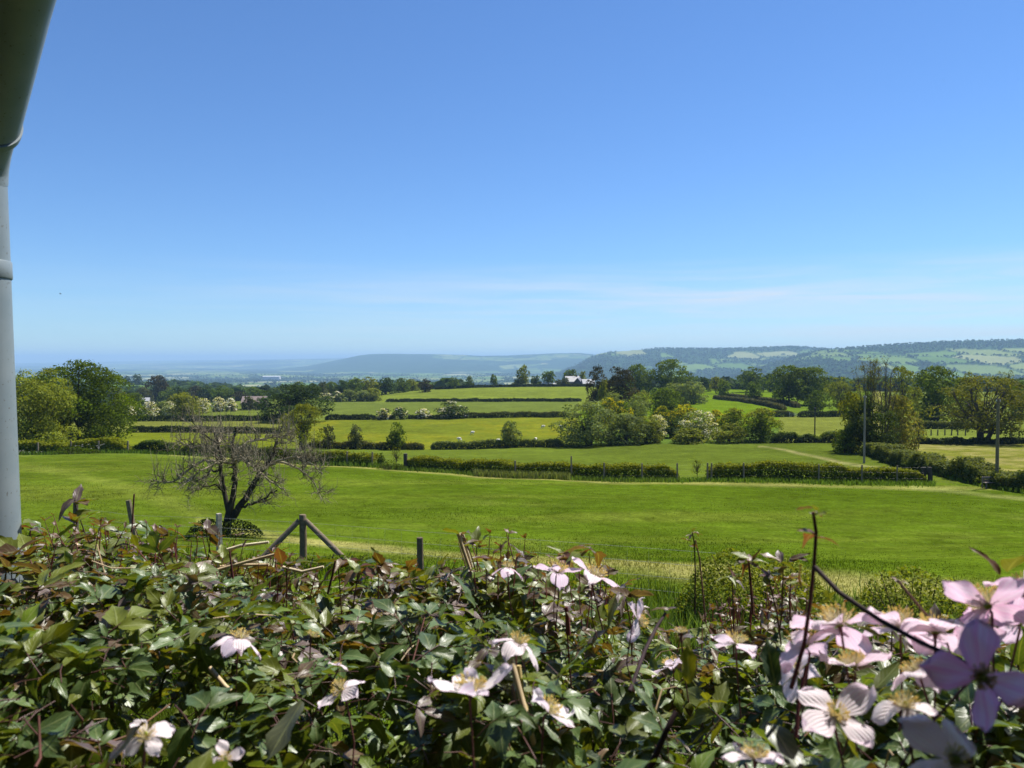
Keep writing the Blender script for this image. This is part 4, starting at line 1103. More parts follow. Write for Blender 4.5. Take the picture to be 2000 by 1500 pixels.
def leafy_mound(name, u, Y, wpx, hm, n, ls, pal, label, cat='bush', depth=None, pinkdots=0.0, sparse=1.0):
    rng = np.random.default_rng(int(u + Y * 10))
    g = gp(u, Y); w = wpx / FPX * Y; dp = depth or w * 0.6
    o = empty(name, g, label, cat)
    a = rng.uniform(0, 6.28, n); r = np.sqrt(rng.random(n)); x = np.cos(a) * r * w / 2; y = np.sin(a) * r * dp / 2
    lim = np.sqrt(np.clip(1 - r ** 2, 0, 1)) * hm * (0.55 + 0.9 * fbm(x * 1.6, y * 1.6, int(u), 3))
    z = lim * (1 - 0.6 * rng.random(n) ** 2.2) + (H(x + g.x, y + g.y) - g.z)
    P = np.stack([x, y, z], 1)
    lo, hi = np.array(PALS[pal][0]), np.array(PALS[pal][1])
    C = (lo + (hi - lo) * rng.random((n, 1))) * rng.uniform(.6, 1.4, (n, 1))
    mb = MB(); leaf_quads(mb, P, ls * rng.uniform(.5, 1.3, n), rng.normal(0, .7, (n, 3)) + np.array([0, -.1, .8]), C, rng, 0.6)
    mb.build('foliage', M_TREE, o, False)
    sb = MB()
    for q in range(40):
        i = int(rng.integers(0, n)); p = P[i]
        b = np.array([p[0] * .5, p[1] * .5, H(np.array([p[0] * .5 + g.x]), np.array([p[1] * .5 + g.y]))[0] - g.z - .03])
        tube(sb, [b, (b + p) / 2 + np.array([0, 0, .15 * hm]), p * 1.03 + np.array([0, 0, .06])], [0.012, 0.009, 0.004], 4, (0.09, 0.06, 0.04))
    sb.build('stems', M_TWIG, o)
    return o

leafy_mound('bramble_bush', 438, 26.4, 150, 0.55, 1900, 0.085, 'ivy', 'dark bramble patch round the foot of the bare apple tree')
leafy_mound('bramble_bush', 1480, 12.0, 330, 1.15, 9000, 0.06, 'pale', 'pale green bramble mound below the near field, behind the red clematis shoots', depth=1.8)
leafy_mound('bramble_bush', 1790, 11.4, 260, 0.9, 4000, 0.06, 'pale', 'low bramble mound behind the pink clematis flowers', depth=1.5)
leafy_mound('nettle_patch', 640, 17.2, 230, 0.38, 1300, 0.06, 'vivid', 'nettles round the foot of the braced fence post', depth=1.0)
leafy_mound('nettle_patch', 150, 88.5, 100, 0.9, 1200, 0.16, 'vivid', 'weeds in front of the hedge below the two big left trees', depth=1.0)
leafy_mound('nettle_patch', 765, 71, 60, 0.7, 900, 0.12, 'oak', 'weeds in the hedge gap beside the dark post', depth=1.0)

# saplings in the hedge gaps
tree('sapling', 774, 73.5, 872, 20, 'wisp', 'yellow', 'thin yellow-green sapling in the left hedge gap', n=500, seed=3)
tree('sapling', 1362, 62, 897, 26, 'wisp', 'pale', 'thin leafy sapling in the wired hedge gap', n=700, seed=4)
tree('sapling', 745, 74, 885, 14, 'column', 'oak', 'short dark sapling at the end of the thin hedge piece', n=400, seed=1)

# ------------------------------------------------------------------ posts, poles, fences, gates, bench
def post(u, Y, vtop, wpx, label, lean=0.0, col=(0.20, 0.17, 0.13), group=None, sides=8, sharp=False, h=None):
    g = gp(u, Y); top = at(u, vtop, Y)
    hh = h if h else top.z - g.z
    r = wpx / FPX * Y / 2
    mb = MB()
    n = 6
    zs = np.linspace(-0.15, hh, n)
    rng = np.random.default_rng(int(u))
    tube(mb, [(rng.normal(0, r * .08) + lean * z, 0, z) for z in zs], r * np.linspace(1.06, 0.96, n), sides, col)
    o = mb.build('fence_post', M_POST, None, False)
    o.location = g
    return tag(o, label, 'fence post', group)

G_NP = 'posts of the near garden fence'
post(146, 24.0, 960, 9.5, 'slim round post nearest the downpipe, a clematis spray across it', col=(0.09, 0.072, 0.05), group=G_NP)
post(266, 20.5, 977, 11, 'leaning half-sunlit post between the slim post and the bare apple tree', lean=-0.16, col=(0.16, 0.13, 0.08), group=G_NP)
post(426, 20.0, 1003, 12.5, 'pale square-cut post in front of the bare apple tree trunk', col=(0.30, 0.27, 0.22), sides=4, group=G_NP)
post(820, 16.2, 1050, 13, 'plain upright post standing alone right of the braced post', col=(0.11, 0.085, 0.055), group=G_NP)
def strainer():
    Y = 18.0; g = gp(590, Y); top = at(590, 1005, Y); h = top.z - g.z
    o = empty('strainer_post', g, 'stout round fence post propped by two diagonal struts', 'fence post', G_NP)
    mb = MB(); tube(mb, [(0, 0, -0.2), (0.01, 0, h * .5), (0, 0, h - .02), (0, 0, h)], [0.088, 0.085, 0.083, 0.074], 12, (0.15, 0.115, 0.07)); mb.build('post', M_POST, o)
    for sgn, ln, dy in ((-1, 1.05, -0.55), (1, 1.30, -0.35)):
        m = MB(); a = np.array([sgn * 0.07, -0.03, h - 0.13]); b = np.array([sgn * ln, dy, float(H(np.array([g.x + sgn * ln]), np.array([g.y + dy]))[0] - g.z - .05)])
        tube(m, [a, (a + b) / 2, b], [0.062, 0.066, 0.068], 10, (0.17, 0.13, 0.085)); m.build('strut', M_POST, o)
strainer()
def wire_fence():
    mb = MB()
    pts = [(146, 24.0), (266, 20.5), (426, 20.0), (590, 18.0), (820, 16.2), (1100, 14.6), (1400, 13.2)]
    for z in (0.25, 0.5, 0.75, 1.0):
        tube(mb, [tuple(gp(u, y, z)) for u, y in pts], 0.0025, 4, (0.30, 0.30, 0.30), False)
    for a, b in zip(pts[:-1], pts[1:]):
        for f in np.arange(0, 1, 0.14):
            u, y = a[0] + (b[0] - a[0]) * f, a[1] + (b[1] - a[1]) * f
            tube(mb, [tuple(gp(u, y, .05)), tuple(gp(u, y, .98))], 0.0015, 3, (0.3, 0.3, 0.3), False)
    tag(mb.build('wire_netting', M_METAL), 'thin stock wire strung along the near garden fence', 'wire fence')
wire_fence()
G_HP = 'posts along the trimmed hedge'
PLIST = [(74, 'thin pale post nearest the downpipe in the left hedge'), (139, 'whitest post in front of the left hedge'), (193, 'grey post left of the hedge end below the big trees'),
         (250, 'lone post in the gap between the left hedge and the short dark hedge'), (678, 'post in the middle of the thin hedge piece'), (727, 'post at the right end of the thin hedge piece'),
         (1006, 'post in the tall pale grass before the long hedge'), (1116, 'tallest post with a pale top in the long hedge'), (1180, 'post two thirds along the long hedge'),
         (1254, 'pale post near the right end of the long hedge'), (1323, 'post closing the right end of the long hedge'), (1382, 'left post of the close pair at the wired gap'),
         (1390, 'right post of the close pair at the wired gap'), (1453, 'post near the left end of the gate-post hedge'), (1600, 'post half way along the gate-post hedge'),
         (1684, 'dark post under the grey pole in the gate-post hedge'), (1753, 'post near the right end of the gate-post hedge')]
for u, lab in PLIST:
    post(u, row1(u) - 1.0, 0, 3.4 if u not in (1116,) else 3.2, lab, col=(0.20, 0.165, 0.11), group=G_HP, h=1.45 if u != 1116 else 1.9)
post(792, 71.5, 0, 8, 'thick dark post at the left end of the long hedge', col=(0.07, 0.06, 0.05), group=G_HP, h=1.5)
post(1805, 60, 0, 9, 'left dark gate post at the right end of the hedge', col=(0.06, 0.055, 0.045), group='dark gate posts', h=1.25)
post(1818, 59.5, 0, 9, 'right dark gate post at the right end of the hedge', lean=-0.05, col=(0.06, 0.055, 0.045), group='dark gate posts', h=1.3)
def hedge_wire():
    mb = MB()
    for z in (0.45, 0.9, 1.3):
        us = np.linspace(640, 1805, 60)
        tube(mb, [tuple(gp(u, row1(u) - 1.06, z)) for u in us], 0.002, 4, (0.18, 0.17, 0.15), False)
    tag(mb.build('wire_strands', M_METAL), 'thin wire strands along the hedge posts', 'wire fence')
hedge_wire()
for k, u in enumerate((1803, 1818, 1831, 1845, 1858, 1870, 1885, 1974, 1990)):
    post(u, 150, 0, 2.4, ['first', 'second', 'third', 'fourth', 'fifth', 'sixth', 'seventh', 'eighth', 'ninth'][k] + ' small post from the left in the fence behind the walnut', col=(0.10, 0.09, 0.07), group='small fence posts behind the walnut', h=1.15)

def pole(u, Y, vtop, r, label, col):
    g = gp(u, Y); h = at(u, vtop, Y).z - g.z
    o = empty('utility_pole', g, label, 'pole', 'wooden utility poles')
    mb = MB(); tube(mb, [(0, 0, -.3), (0, 0, h * .4), (0, 0, h)], [r, r * .9, r * .75], 12, col); mb.build('shaft', M_POST, o)
    mb = MB(); box(mb, (0, 0, h - 0.25), (0.5, 0.07, 0.07), 0.4, (0.12, 0.11, 0.1)); mb.build('crossarm', M_POST, o)
    mb = MB()
    for s in (-.2, .2): tube(mb, [(s * math.cos(.4), s * math.sin(.4), h - .215), (s * math.cos(.4), s * math.sin(.4), h - .08)], [0.035, 0.03], 8, (0.5, 0.5, 0.48))
    mb.build('insulators', M_METAL, o)
pole(1948, 57.6, 778, 0.13, 'tall brown pole in the rough hedge by the bench', (0.17, 0.14, 0.085))
pole(1688, 86, 772, 0.12, 'pale grey pole in front of the dark ivy thicket', (0.23, 0.21, 0.175))
pole(1591, 150, 795, 0.13, 'thin dark distant pole in the pale field below the oaks', (0.035, 0.035, 0.035))

def bench():
    Y = 57.0; g = gp(1940, Y)
    o = empty('garden_bench', g, 'weathered wooden bench against the rough hedge beside the brown pole', 'bench'); o.rotation_euler = (0, 0, 0.15)
    c = (0.20, 0.16, 0.13)
    def b(name, *a):
        mb = MB(); box(mb, *a); mb.build(name, M_POST, o, False)
    for sx_ in (-0.68, 0.68):
        b('leg', (sx_, 0.2, 0.42), (0.07, 0.07, 0.9), 0, c); b('leg', (sx_, -0.2, 0.21), (0.07, 0.07, 0.48), 0, c)
    b('back_plank', (0, 0.16, 0.80), (1.55, 0.035, 0.13), 0, (0.27, 0.22, 0.18)); b('back_plank', (0, 0.16, 0.60), (1.55, 0.035, 0.09), 0, c)
    b('seat', (0, -0.02, 0.465), (1.55, 0.40, 0.035), 0, c)
bench()

def gate(u, Y, wm, label, col, rot=0.0):
    g = gp(u, Y); o = empty('field_gate', g, label, 'gate', 'field gates'); o.rotation_euler = (0, 0, rot)
    for s in (-wm / 2, wm / 2):
        mb = MB(); tube(mb, [(s, 0, -.1), (s, 0, 1.35)], 0.10, 8, col); mb.build('gate_post', M_POST, o)
    mb = MB()
    for z in (0.3, 0.55, 0.8, 1.1): box(mb, (0, 0, z), (wm - .2, 0.05, 0.09), 0, col)
    box(mb, (0, 0.052, 0.7), (0.09, 0.05, 0.95), 0, col)
    mb.build('rails', M_POST, o, False)
gate(1552, 225, 3.2, 'pale field gate in the hedge gap under the big oaks', (0.45, 0.44, 0.38))
gate(1531, 141, 3.4, 'grey gate left of the shaggy dark hedge', (0.28, 0.27, 0.24), 0.2)

# ------------------------------------------------------------------ buildings
def house(name, u, Y, w, d, eave, ridge, rot, label, wall, roofc, dz=0.0, windows=2, group=None):
    g = gp(u, Y, dz); o = empty(name, g, label, 'building', group); o.rotation_euler = (0, 0, rot)
    mb = MB(); box(mb, (0, 0, eave / 2 - .3), (w, d, eave + .6), 0, wall)
    V = [(-w / 2, -d / 2, eave), (-w / 2, d / 2, eave), (-w / 2, 0, ridge), (w / 2, -d / 2, eave), (w / 2, d / 2, eave), (w / 2, 0, ridge)]
    mb.add(V, [(0, 2, 1), (3, 4, 5)], wall); mb.build('wall', M_WALL, o, False)
    rb = MB(); ov = 0.35
    sl = (ridge - eave) / (d / 2)
    for s in (-1, 1):
        ye = s * (d / 2 + ov); ze = eave - sl * ov
        a = [(-w / 2 - ov, 0, ridge + .02), (w / 2 + ov, 0, ridge + .02), (w / 2 + ov, ye, ze + .02), (-w / 2 - ov, ye, ze + .02)]
        b = [(x, y, z + .16) for x, y, z in a]
        F = [(0, 1, 2, 3), (4, 5, 6, 7), (0, 1, 5, 4), (1, 2, 6, 5), (2, 3, 7, 6), (3, 0, 4, 7)]
        rb.add(a + b, F, roofc)
    rb.build('roof', M_ROOF, o, False)
    for k in range(windows):
        m = MB(); x = (k - (windows - 1) / 2) * w / max(windows, 1)
        box(m, (x, -d / 2 - .02, eave * .55), (1.0, 0.08, 1.1), 0, (0.03, 0.035, 0.04)); m.build('window', M_ROOF, o, False)
    return o
G_B = 'farm buildings on the hilltop'
o = house('farmhouse', 1117, 500, 9.5, 7, 4.0, 7.2, 0.35, 'farmhouse with pale sunlit roof beside the dark pines', (0.26, 0.25, 0.23), (0.20, 0.20, 0.205), group=G_B)
m_ = MB(); box(m_, (3.2, 0, 7.3), (0.8, 0.8, 1.6), 0, (0.18, 0.12, 0.09)); m_.build('chimney', M_WALL, o, False)
house('farmhouse_wing', 1130, 494, 7, 6.0, 2.6, 6.0, 1.25, 'dark gabled wing between the two pale roofs', (0.07, 0.07, 0.08), (0.12, 0.12, 0.14), group=G_B)
house('barn', 1148, 492, 7.5, 7, 2.4, 5.0, 0.10, 'white-roofed barn half hidden by the dark pines', (0.22, 0.22, 0.22), (0.32, 0.32, 0.32), group=G_B)
house('shed', 1069, 488, 10, 4, 1.9, 2.7, 0.05, 'low pale shed left of the farmhouse under the light green tree', (0.40, 0.40, 0.38), (0.60, 0.60, 0.58), group=G_B, windows=1)
house('barn', 499, 310, 9.0, 8, 2.6, 5.0, 0.15, 'barn with faded pink roof behind the bare apple tree', (0.16, 0.13, 0.11), (0.20, 0.155, 0.135))
house('shed', 286, 300, 2.4, 2.4, 4.2, 5.2, 0.3, 'small white shed peeping over the left hawthorns', (0.45, 0.43, 0.40), (0.35, 0.35, 0.35), windows=1)
house('warehouse', 392, 3000, 150, 60, 12, 17, 0.1, 'long pale warehouse on the far plain above the left woods', (0.36, 0.35, 0.34), (0.40, 0.40, 0.40), dz=0, windows=4)
house('warehouse', 532, 5200, 110, 60, 25, 30, 0.1, 'white factory block on the far plain left of centre', (0.45, 0.45, 0.45), (0.45, 0.45, 0.45), windows=4)
house('cottage', 1514, 900, 10, 7, 5, 8, 0.2, 'tiny white cottage on the slope behind the big oaks', (0.7, 0.69, 0.66), (0.4, 0.4, 0.4))

# ------------------------------------------------------------------ sheep and birds
def sheep_proto():
    me = bpy.data.meshes.new('sheep')
    vs = [(0, 0, .62), (.32, 0, .64), (-.34, 0, .62), (.50, 0, .72), (.66, 0, .66), (.78, 0, .58)]
    es = [(0, 1), (0, 2), (1, 3), (3, 4), (4, 5)]
    rad = [.27, .26, .27, .15, .11, .07]
    for x, pa in ((.30, 1), (-.34, 2)):
        for y in (-.13, .13):
            i = len(vs); vs += [(x, y, .40), (x - .02, y, .20), (x, y, 0.0)]; es += [(pa, i), (i, i + 1), (i + 1, i + 2)]; rad += [.09, .045, .035]
    me.from_pydata(vs, es, [])
    o = obj('sheep', me)
    o.modifiers.new('skin', 'SKIN'); o.modifiers.new('sub', 'SUBSURF').levels = 1
    for k, r_ in enumerate(rad):
        me.skin_vertices[0].data[k].radius = (r_, r_)
    me.skin_vertices[0].data[0].use_root = True
    a = me.color_attributes.new('Col', 'FLOAT_COLOR', 'POINT')
    wool = bpy.data.materials.new('white_wool'); wool.use_nodes = True
    wool.node_tree.nodes['Principled BSDF'].inputs['Base Color'].default_value = (0.66, 0.62, 0.54, 1); wool.node_tree.nodes['Principled BSDF'].inputs['Roughness'].default_value = 0.95
    me.materials.append(wool)
    return o
sp0 = sheep_proto()
for k, (u, Y, rz, lab) in enumerate([(898, 152, 2.9, 'white sheep grazing, lower left of the pair in the buttercups'), (922, 168, 0.4, 'white sheep upper right of the pair in the buttercups'),
        (974, 146, 3.3, 'white sheep just behind the low grey-green hedge'), (1060, 183, 0.3, 'white sheep out in the open left of the big willow'),
        (1096, 180, 2.8, 'white sheep half hidden by the left edge of the big willow'), (1046, 147, 1.2, 'pale sheep lying close behind the low hedge')]):
    o = sp0 if k == 0 else sp0.copy()
    if k: COL.objects.link(o)
    o.location = gp(u, Y); o.rotation_euler = (0, 0, rz); o.scale = (0.9, 0.9, 0.9)
    tag(o, lab, 'sheep', 'sheep in the buttercup pasture')
def bird(u, v, Y, s, label):
    p = at(u, v, Y); o = empty('bird', p, label, 'bird', 'small birds in the sky'); o.scale = (s, s, s); o.rotation_euler = (0.3, 0, u % 3)
    mb = MB(); tube(mb, [(-.13, 0, 0), (-.06, 0, .01), (.02, 0, .01), (.08, 0, .02), (.12, 0, .01)], [.004, .028, .034, .02, .003], 8, (0.03, 0.03, 0.035)); mb.build('body', M_WOOL, o)
    for s_ in (-1, 1):
        m = MB(); m.add([(.05, 0, .02), (-.04, 0, .02), (-.03, s_ * .12, .07), (.05, s_ * .11, .07), (-.09, s_ * .26, .03)] , [(0, 1, 2, 3)], (0.03, 0.03, 0.035)); m.add([(-.03, s_ * .12, .07), (.05, s_ * .11, .07), (-.09, s_ * .26, .03)], [(0, 1, 2)], (0.03, 0.03, 0.035)); m.build('wing', M_WOOL, o)
bird(118, 574, 60, 0.75, 'dark bird flying low in the sky beside the downpipe')
bird(1843, 158, 90, 0.6, 'tiny dark bird high in the sky at the upper right')
bird(1169, 611, 150, 0.8, 'tiny dark bird in the pale sky above the hills')

# ------------------------------------------------------------------ cow parsley
def parsley(u, Y, n, hm, label, spread=0.6):
    rng = np.random.default_rng(int(u)); g = gp(u, Y); o = empty('cow_parsley', g, label, 'plant', 'clumps of white cow parsley')
    for k in range(n):
        fb = MB()
        x, y = rng.normal(0, spread, 2); z0 = H(np.array([g.x + x]), np.array([g.y + y]))[0] - g.z; t = np.array([x + rng.normal(0, .1), y, z0 + hm * rng.uniform(.6, 1.1)])
        tube(fb, [(x, y, z0 - .03), (np.array([x, y, z0]) + t) / 2, t], [.006, .005, .003], 4, (.08, .12, .02))
        m = 26; P = t + np.stack([rng.normal(0, .055, m), rng.normal(0, .055, m), rng.normal(0, .012, m)], 1)
        leaf_quads(fb, P, 0.035, rng.normal(0, .3, (m, 3)) + np.array([0, 0, 1.]), np.tile((.72, .72, .66), (m, 1)), rng, .9)
        fb.build('umbel', M_PETAL, o, False)
parsley(228, 20.5, 12, 0.55, 'white cow parsley heads just left of the leaning post', 0.28)
parsley(42, 87, 10, 0.7, 'white cow parsley beside the downpipe at the field edge', 0.8)
parsley(154, 89.5, 10, 1.0, 'white cow parsley between the whitest post and the grey post', 0.5)
parsley(196, 89.5, 8, 1.0, 'white cow parsley at the grey post in the left hedge', 0.4)

# ------------------------------------------------------------------ downpipe
def downpipe():
    base = at(-25, 1070, 1.50); base.z = Hs(base.x, base.y)
    o = empty('downpipe', base, 'blue-grey painted downpipe with an offset bend at the left edge', 'downpipe')
    def loc(u, v, Y): return np.array(at(u, v, Y) - base)
    def curve(pts, n=40):
        P = np.array(pts); m = len(P); t = np.linspace(0, m - 1, n)
        out = []
        for q in t:
            i = min(int(q), m - 2); f = q - i
            p0, p1, p2, p3 = P[max(i - 1, 0)], P[i], P[i + 1], P[min(i + 2, m - 1)]
            out.append(0.5 * ((2 * p1) + (-p0 + p2) * f + (2 * p0 - 5 * p1 + 4 * p2 - p3) * f * f + (-p0 + 3 * p1 - 3 * p2 + p3) * f ** 3))
        return np.array(out)
    low = [loc(-25, 1070, 1.50) * np.array([1, 1, 0]) + np.array([0.02, 0, 0]), loc(-25, 1070, 1.50), loc(-44, 620, 1.50), loc(-53, 400, 1.50), loc(-55, 348, 1.50)]
    mb = MB(); tube(mb, low, 0.058, 36); mb.build('lower_pipe', M_PIPE, o)
    mb = MB(); tube(mb, curve([loc(-55, 352, 1.50), loc(-54, 320, 1.492), loc(-48, 280, 1.47), loc(-36, 232, 1.43)]), 0.0595, 36); mb.build('bend', M_PIPE, o)
    mb = MB(); tube(mb, [loc(-36, 236, 1.432), loc(17, 0, 1.29), loc(80, -260, 1.12)], [0.062, 0.062, 0.062], 36); mb.build('upper_pipe', M_PIPE, o)
    mb = MB(); tube(mb, [loc(-38, 242, 1.437), loc(-35, 231, 1.427)], 0.0652, 36); mb.build('socket_ring', M_PIPE, o)
    mb = MB(); tube(mb, [loc(-46.8, 545, 1.50), loc(-46.9, 543, 1.50), loc(-48.3, 512, 1.50), loc(-48.4, 510, 1.50)], [0.0592, 0.0605, 0.0605, 0.0592], 36); mb.build('collar', M_PIPE, o)
downpipe()

# ------------------------------------------------------------------ unseen house behind the viewer, added to shade the foreground
def shade_house():
    o = empty('house', (0, -0.75, Hs(0, -0.75)), 'stone house wall and tiled eave added out of view behind and above the viewpoint for shade', 'building')
    b = np.array(o.location)
    mb = MB(); box(mb, np.array((0, -0.9, 0.7)) - b, (12.0, 0.3, 4.8), 0, (0.16, 0.145, 0.12)); mb.build('wall', M_WALL, o, False)
    ye, ze, sl = 0.86, 0.92, 0.60
    V = [(x, y, z) for (y, z) in ((ye, ze), (-4.0, ze + (ye + 4.0) * sl), (-4.0, ze + (ye + 4.0) * sl + .16), (ye, ze + .10)) for x in (-6.0, 6.0)]
    rb = MB(); rb.add(np.array(V) - b, [(0, 1, 3, 2), (2, 3, 5, 4), (4, 5, 7, 6), (6, 7, 1, 0), (0, 2, 4, 6), (1, 7, 5, 3)], (0.10, 0.085, 0.075)); rb.build('roof', M_ROOF, o, False)
    gb = MB(); th = np.linspace(math.pi, 2 * math.pi, 13)
    for r_ in (0.055, 0.051):
        A = [(x, ye + .03 + r_ * math.cos(t), ze + .02 + r_ * math.sin(t)) for x in (-6.0, 6.0) for t in th]
        gb.add(np.array(A) - b, [(i, i + 1, i + 14, i + 13) for i in range(12)], (0.2, 0.22, 0.23))
    gb.build('gutter', M_PIPE, o)
shade_house()

# ------------------------------------------------------------------ clematis
ZB_U = [-600, 0, 60, 150, 300, 380, 470, 560, 700, 900, 960, 1050, 1180, 1250, 1300, 1380, 1430, 1550, 1700, 1850, 2000, 2600]
ZB_V = [1040, 1050, 1035, 1032, 1040, 1048, 1078, 1098, 1092, 1072, 1066, 1092, 1135, 1185, 1212, 1212, 1180, 1160, 1200, 1215, 1215, 1215]
YF, YB = 0.42, 1.75
def zt(x, Y):
    x = np.asarray(x, float); Y = np.asarray(Y, float)
    u = CU + FPX * x / Y
    s = np.clip((Y - YF) / (YB - YF), 0, 1)
    zb = -(np.interp(u, ZB_U, ZB_V) + 14 - VH) / FPX * YB
    zf = np.interp(u, [0, 1300, 1700, 2100], [-0.275, -0.285, -0.27, -0.255])
    return zf * (1 - s) + zb * s + (fbm(x * 5, Y * 5, 3, 3) - 0.5) * 0.09

def surf_pt(u, v, lift=0.015):
    """where the line of sight at (u, v) first meets the top of the clematis"""
    for Y in np.linspace(0.40, 1.8, 280):
        p = at(u, v, Y)
        if p.z < float(zt(np.array([p.x]), np.array([p.y]))[0]) + lift: return p
    return at(u, v, 1.75)

def leaflet(seed, L=1.0, wd=0.27, nst=9, teeth=True):
    rng = np.random.default_rng(seed)
    ts = np.linspace(0, 1, nst)
    w = wd * np.sin(np.pi * ts ** 0.72) ** 0.85 * (1 - 0.25 * ts); w[-1] = 0.003; w[0] = 0.02
    if teeth:
        for a in rng.choice([3, 4, 5, 6], 2, replace=False): w[a] *= rng.uniform(1.18, 1.45)
    bend = rng.uniform(-0.05, 0.62); fold = rng.uniform(0.10, 0.45); tw = rng.uniform(-.35, .35); curl = rng.uniform(-.12, .12)
    V, Lf = [], []
    for i, t in enumerate(ts):
        zc = -bend * t * t * L; yc = L * t; xc = curl * t * t
        for sgn in (-1, -0.5, 0, 0.5, 1):
            jw = w[i] * (1 + (rng.uniform(-.06, .06) if abs(sgn) == 1 else 0))
            xx = sgn * jw
            zz = zc + abs(sgn) ** 1.3 * jw * fold + xx * tw * t + 0.035 * math.sin(9 * t + 2 * sgn + seed) * abs(sgn)
            V.append((xx + xc, yc, zz)); Lf.append((sgn, t, 0))
    F = []
    for i in range(nst - 1):
        for j in range(4):
            a = i * 5 + j; F.append((a, a + 1, a + 6, a + 5))
    return np.array(V), np.array(F), np.array(Lf, float)

def rot_z(a):
    c, s = math.cos(a), math.sin(a); return np.array([[c, -s, 0], [s, c, 0], [0, 0, 1.0]])
def rot_x(a):
    c, s = math.cos(a), math.sin(a); return np.array([[1, 0, 0], [0, c, -s], [0, s, c]])

def trifoliate(seed):
    """leaf of three leaflets; petiole base at the origin, pointing along +y; total length about 2"""
    rng = np.random.default_rng(seed)
    Vs, Fs, Ls, n = [], [], [], 0
    kinds = [(0.0, 1.0, (0, .95, 0)), (rng.uniform(.7, 1.1), rng.uniform(.72, .9), (-.03, .72, 0)), (-rng.uniform(.7, 1.1), rng.uniform(.72, .9), (.03, .72, 0))]
    for q, (a, sc, off) in enumerate(kinds):
        V, F, Lf = leaflet(seed * 7 + q, 1.0, rng.uniform(.17, .28))
        V = V * sc @ rot_x(rng.uniform(-.25, .25)).T @ rot_z(a).T + np.array(off)
        Vs.append(V); Fs.append(F + n); Ls.append(Lf); n += len(V)
    # petiole as a thin 3-sided stalk
    P = np.array([[0, 0, -.12], [0, .4, .02], [0, .75, .02], [0, .98, 0]]); r = 0.018
    V = np.concatenate([P + np.array([r, 0, 0]), P + np.array([-r, 0, 0]), P + np.array([0, 0, r])])
    F = []
    for i in range(3):
        for a, b in ((0, 4), (4, 8), (8, 0)): F.append((a + i, b + i, b + i + 1, a + i + 1))
    Vs.append(V); Fs.append(np.array(F) + n); Ls.append(np.tile((1.0, -1.0, 0), (12, 1)))
    return np.concatenate(Vs), np.concatenate(Fs), np.concatenate(Ls)

TRI = [trifoliate(100 + k) for k in range(18)]
SIMPLE = [leaflet(300 + k, 1.0, 0.17 + 0.02 * k) for k in range(6)]

def instance_leaves(mb, tmpl, pos, yaw, pitch, roll, scale, col, rng, stalk_col=(0.10, 0.045, 0.035)):
    """stamp a leaf template at many places"""
    V, F, Lf = tmpl
    n = len(pos)
    cy, sy, cp, sp_, cr_, sr = np.cos(yaw), np.sin(yaw), np.cos(pitch), np.sin(pitch), np.cos(roll), np.sin(roll)
    z0 = np.zeros(n); o1 = np.ones(n)
    Rz = np.stack([np.stack([cy, -sy, z0], 1), np.stack([sy, cy, z0], 1), np.stack([z0, z0, o1], 1)], 1)
    Rx = np.stack([np.stack([o1, z0, z0], 1), np.stack([z0, cp, -sp_], 1), np.stack([z0, sp_, cp], 1)], 1)
    Ry = np.stack([np.stack([cr_, z0, sr], 1), np.stack([z0, o1, z0], 1), np.stack([-sr, z0, cr_], 1)], 1)
    M = np.einsum('nij,njk,nkl->nil', Rz, Rx, Ry)
    W_ = np.einsum('nij,kj->nki', M, V) * scale[:, None, None] + pos[:, None, :]
    K = len(V)
    FF = (F[None, :, :] + (np.arange(n) * K)[:, None, None]).reshape(-1, F.shape[1])
    C = np.repeat(col[:, None, :], K, 1) * (0.9 + 0.2 * rng.random((n, K, 1)))
    st = Lf[:, 1] < -0.5
    if st.any(): C[:, st, :] = np.array(stalk_col)
    LL = np.tile(Lf[None], (n, 1, 1))
    mb.add(W_.reshape(-1, 3), FF, C.reshape(-1, 3), LL.reshape(-1, 3))

